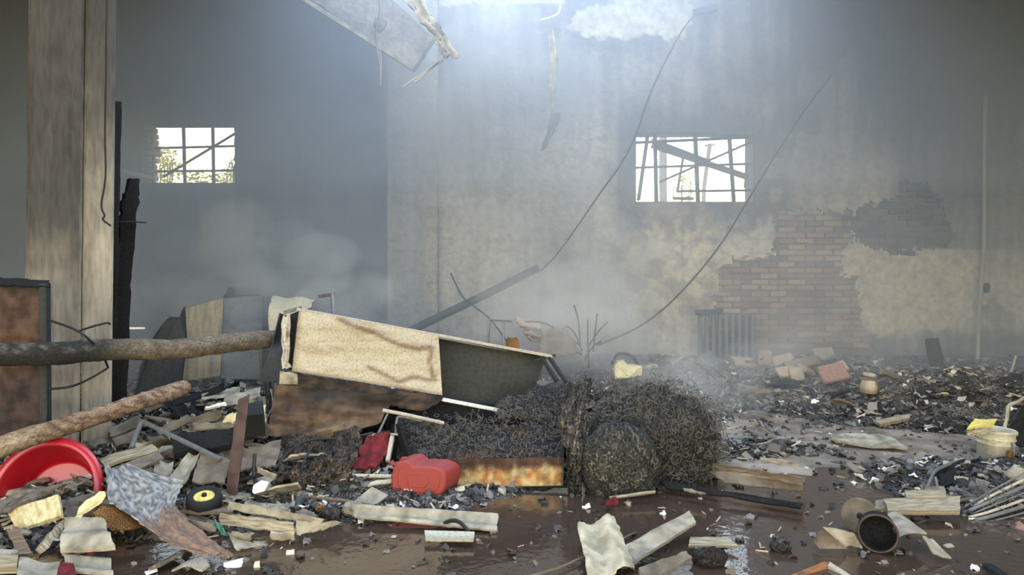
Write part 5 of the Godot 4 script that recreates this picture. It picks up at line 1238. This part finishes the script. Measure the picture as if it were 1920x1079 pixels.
# ---------------------------------------------------------------- rubble
func debris_bed() -> void:
	var mb := MB.new()
	var w := 300; var h := 160
	var p := PackedVector3Array(); var c := PackedColorArray()
	for j in h + 1:
		for i in w + 1:
			var x := -8.15 + i * 15.7 / w; var d := 3.0 + j * 8.2 / h
			p.append(Vector3(x, minf(H(x, d), 2.0), -d))
			var n := nz.get_noise_2d(x * 2.2, d * 2.2); var m := nzf.get_noise_2d(x * 1.5, d * 1.5)
			c.append(lin(150, 142, 132).lerp(lin(70, 67, 66), clampf(0.55 + n * 1.2 + m * 0.6, 0, 1)).lerp(lin(176, 170, 160), 0.75 * clampf(1.0 - Vector2((x - 2.0) / 1.3, (d - 8.0) / 1.3).length() + n * 0.5, 0, 1)))
	var nn := PackedVector3Array(); nn.resize(p.size())
	for j in h:
		for i in w:
			var a := j * (w + 1) + i
			var x := p[a].x; var d := -p[a].z
			if maxf(maxf(p[a].y, p[a + 1].y), maxf(p[a + w + 1].y, p[a + w + 2].y)) < -0.004: continue
			if d > 10.40 and x > x_of(700): continue
			for t in [[a, a + 1, a + w + 1], [a + 1, a + w + 2, a + w + 1]]:
				var f := (p[t[2]] - p[t[0]]).cross(p[t[1]] - p[t[0]])
				if f.y < 0:
					f = -f; t = [t[0], t[2], t[1]]
				for k in t:
					nn[k] += f; mb.ix.append(k)
	for k in p.size():
		mb.v.append(p[k] + Vector3(0, -0.004, 0)); mb.n.append(nn[k].normalized() if nn[k].length() > 0 else Vector3.UP); mb.uv.append(Vector2(p[k].x, p[k].z)); mb.col.append(c[k])
	var o := put(mb, "debris_bed", M.ash); o.set_meta("kind", "stuff")
	o.set_meta("label", "bed of trampled ash and charred rubble heaped over the floor"); o.set_meta("category", "rubble")

func x_of(px: float) -> float: return (px - CX) / F * WALL_D

const LANDMARKS := [["red basin", 84, 880], ["roofing felt", 290, 950], ["yellow hubbed wheel", 383, 936], ["iron post", 445, 840], ["orange foam block", 215, 975], ["dripping cream board", 70, 965], ["big front slate", 165, 1010], ["pillar's foot", 150, 850], ["bark log's upper end", 330, 735], ["steel channel", 300, 815], ["blistered black board", 385, 840], ["bright cream card", 480, 780], ["white plaster lump", 487, 915], ["long cream slate strip", 485, 982], ["burnt sacking", 600, 870], ["small white block", 435, 1060],
	["radiator", 1362, 660], ["little lidded pot", 1630, 722], ["cream carton", 1178, 695], ["fallen bricks", 1500, 680], ["charred sheets", 1450, 740], ["standing charred board", 1752, 670], ["wire bale", 1240, 800], ["bone shaped splinter", 1672, 792], ["flat slate board", 1620, 830], ["white bucket", 1864, 830], ["burnt wire bush", 1100, 640], ["jerrycan", 785, 900]]

func strew(n: int, x0: float, x1: float, d0: float, d1: float, smin: float, smax: float, group: String, mats: Array) -> void:
	var kinds := []
	for k in 6:
		var mb := MB.new()
		var w := rng.randf_range(0.35, 0.6); var e := rng.randf_range(-0.12, 0.12)
		sheet(mb, [Vector3(-0.5, 0, -w * 0.5), Vector3(-0.45 + e, 0, w * 0.5)], [Vector3(0.5 + e, 0, -w * 0.4), Vector3(0.42, 0, w * 0.55)], 0.05, {"amp": 0.05 if k % 2 else 0.0, "waves": 1.2, "along": 1, "rag": 0.10, "bend": 0.08, "nu": 8, "nv": 5})
		kinds.append(mb.mesh())
	var i := 0
	while i < n:
		var d := rng.randf_range(d0, d1); var x := rng.randf_range(x0, x1) * d
		var h := H(x, d)
		if h < 0.005: continue
		var o := MeshInstance3D.new(); o.name = numbered("slate_fragment")
		var kind := rng.randi() % 6
		o.mesh = kinds[kind]; o.material_override = M[mats[rng.randi() % mats.size()]]
		var s := rng.randf_range(smin, smax)
		o.position = Vector3(x, h + s * 0.10, -d)
		o.rotation = Vector3(rng.randfn(0, 0.3), rng.randfn(0.3, 0.8), rng.randfn(0, 0.3)); o.scale = Vector3.ONE * s
		add_child(o)
		var px := CX + x / d * F; var py := CY + (EYE - h) / d * F
		var best := 1e9; var where := ""
		for m in LANDMARKS:
			var dx: float = px - m[1]; var dy: float = py - m[2]
			if dx * dx + dy * dy < best:
				best = dx * dx + dy * dy
				where = ("right of" if dx > 0 else "left of") if absf(dx) > absf(dy) * 1.3 else ("in front of" if dy > 0 else "behind")
				where += " the " + m[0]
		var size := (s - smin) / (smax - smin)
		var look: String = {M.slate: "pale", M.slate_dark: "brown grey", M.wood_grey: "grey", M.wood_char: "black"}[o.material_override]
		tag(o, "%s %s %s %s piece lying %s" % ["small" if size < 0.33 else ("middling" if size < 0.66 else "large"), look, "rippled" if kind % 2 else "flat", "board" if look in ["grey", "black"] else "slate", where], "fragment", group)
		i += 1

func scatter() -> void:
	debris_bed()
	strew(84, -0.69, -0.22, 3.9, 5.6, 0.13, 0.32, "loose slates in the left foreground heap", ["slate", "slate_dark", "slate_dark", "wood_grey"])
	strew(50, -0.55, -0.33, 5.4, 7.6, 0.16, 0.36, "loose slates on the left slope", ["slate", "slate_dark", "slate_dark", "wood_char"])
	strew(46, 0.02, 0.64, 7.4, 9.6, 0.12, 0.30, "loose pieces in the rear rubble", ["slate_dark", "wood_char", "wood_char", "wood_grey"])
	# countless crumbs: four shapes, strewn thickest where the photograph shows most
	var forms := []
	var a := MB.new(); lump(a, Vector3.ZERO, Vector3(0.5, 0.24, 0.38), 1.3, 7); forms.append(a.mesh())
	a = MB.new(); sheet(a, [Vector3(-0.5, 0, -0.3), Vector3(-0.4, 0.05, 0.35)], [Vector3(0.45, 0.06, -0.35), Vector3(0.55, 0, 0.3)], 0.06, {"nu": 3, "nv": 2, "rag": 0.15, "bend": 0.2}); forms.append(a.mesh())
	a = MB.new(); box(a, Vector3(1.0, 0.09, 0.14), Transform3D(), 0.02); forms.append(a.mesh())
	a = MB.new(); sheet(a, [Vector3(-0.5, 0, -0.5), Vector3(-0.5, 0.0, 0.5)], [Vector3(0.5, 0.0, -0.4), Vector3(0.3, 0.1, 0.5)], 0.04, {"nu": 3, "nv": 3, "rag": 0.3, "bend": 0.6}); forms.append(a.mesh())
	var names := ["charcoal_lumps", "slate_crumbs", "splinters", "ash_flakes"]
	var counts := [8300, 3500, 3700, 7100]
	for k in 4:
		var mm := MultiMesh.new()
		mm.transform_format = MultiMesh.TRANSFORM_3D; mm.use_colors = true
		mm.mesh = forms[k]; mm.instance_count = counts[k]
		var i := 0
		while i < counts[k]:
			# pixel-dense sampling: near crumbs are strewn as thickly as far ones look
			var d := 3.6 + 7.4 * pow(rng.randf(), 0.9)
			var x := rng.randf_range(-0.78, 0.92) * d
			if x > 7.4 or x < -8.0: continue
			var h := H(x, d)
			var wet := h < -0.004
			if wet and rng.randf() > 0.10 + 0.25 * smoothstep(5.0, 7.0, d): continue
			if d > 10.35 and x > -1.8: continue
			var y := maxf(h, -0.01)
			var s := rng.randf_range(0.02, 0.075) * (0.7 if wet else 1.0) * (1.5 if k == 2 else 1.0)
			if k == 1 and rng.randf() < 0.25 and not wet: s *= 2.0
			var b := Basis.from_euler(Vector3(rng.randfn(0, 0.35), rng.randf() * TAU, rng.randfn(0, 0.35))).scaled(Vector3.ONE * s)
			mm.set_instance_transform(i, Transform3D(b, Vector3(x, y + s * 0.12, -d)))
			var t := rng.randf()
			var col := lin(58, 56, 55)
			match k:
				0: col = lin(52, 50, 49) if t < 0.62 else (lin(96, 90, 84) if t < 0.93 else lin(136, 124, 110))
				1: col = lin(160, 150, 132) if t < 0.3 else (lin(116, 106, 94) if t < 0.7 else lin(84, 74, 66))
				2: col = lin(60, 56, 54) if t < 0.5 else (lin(150, 134, 112) if t < 0.85 else lin(168, 154, 130))
				3: col = lin(196, 190, 182) if t < 0.09 else (lin(106, 100, 95) if t < 0.5 else lin(64, 61, 59))
			mm.set_instance_color(i, col * rng.randf_range(0.75, 1.2))
			i += 1
		var o := MultiMeshInstance3D.new(); o.name = names[k]; o.multimesh = mm
		mm.mesh.surface_set_material(0, M.chip)
		o.set_meta("kind", "stuff"); add_child(o)
		tag(o, ["charcoal lumps strewn all over the rubble and the wet floor", "crumbs of broken slate strewn over the rubble", "splinters and thin laths strewn over the rubble", "flakes of ash and burnt paper strewn over the rubble"][k], "rubble")
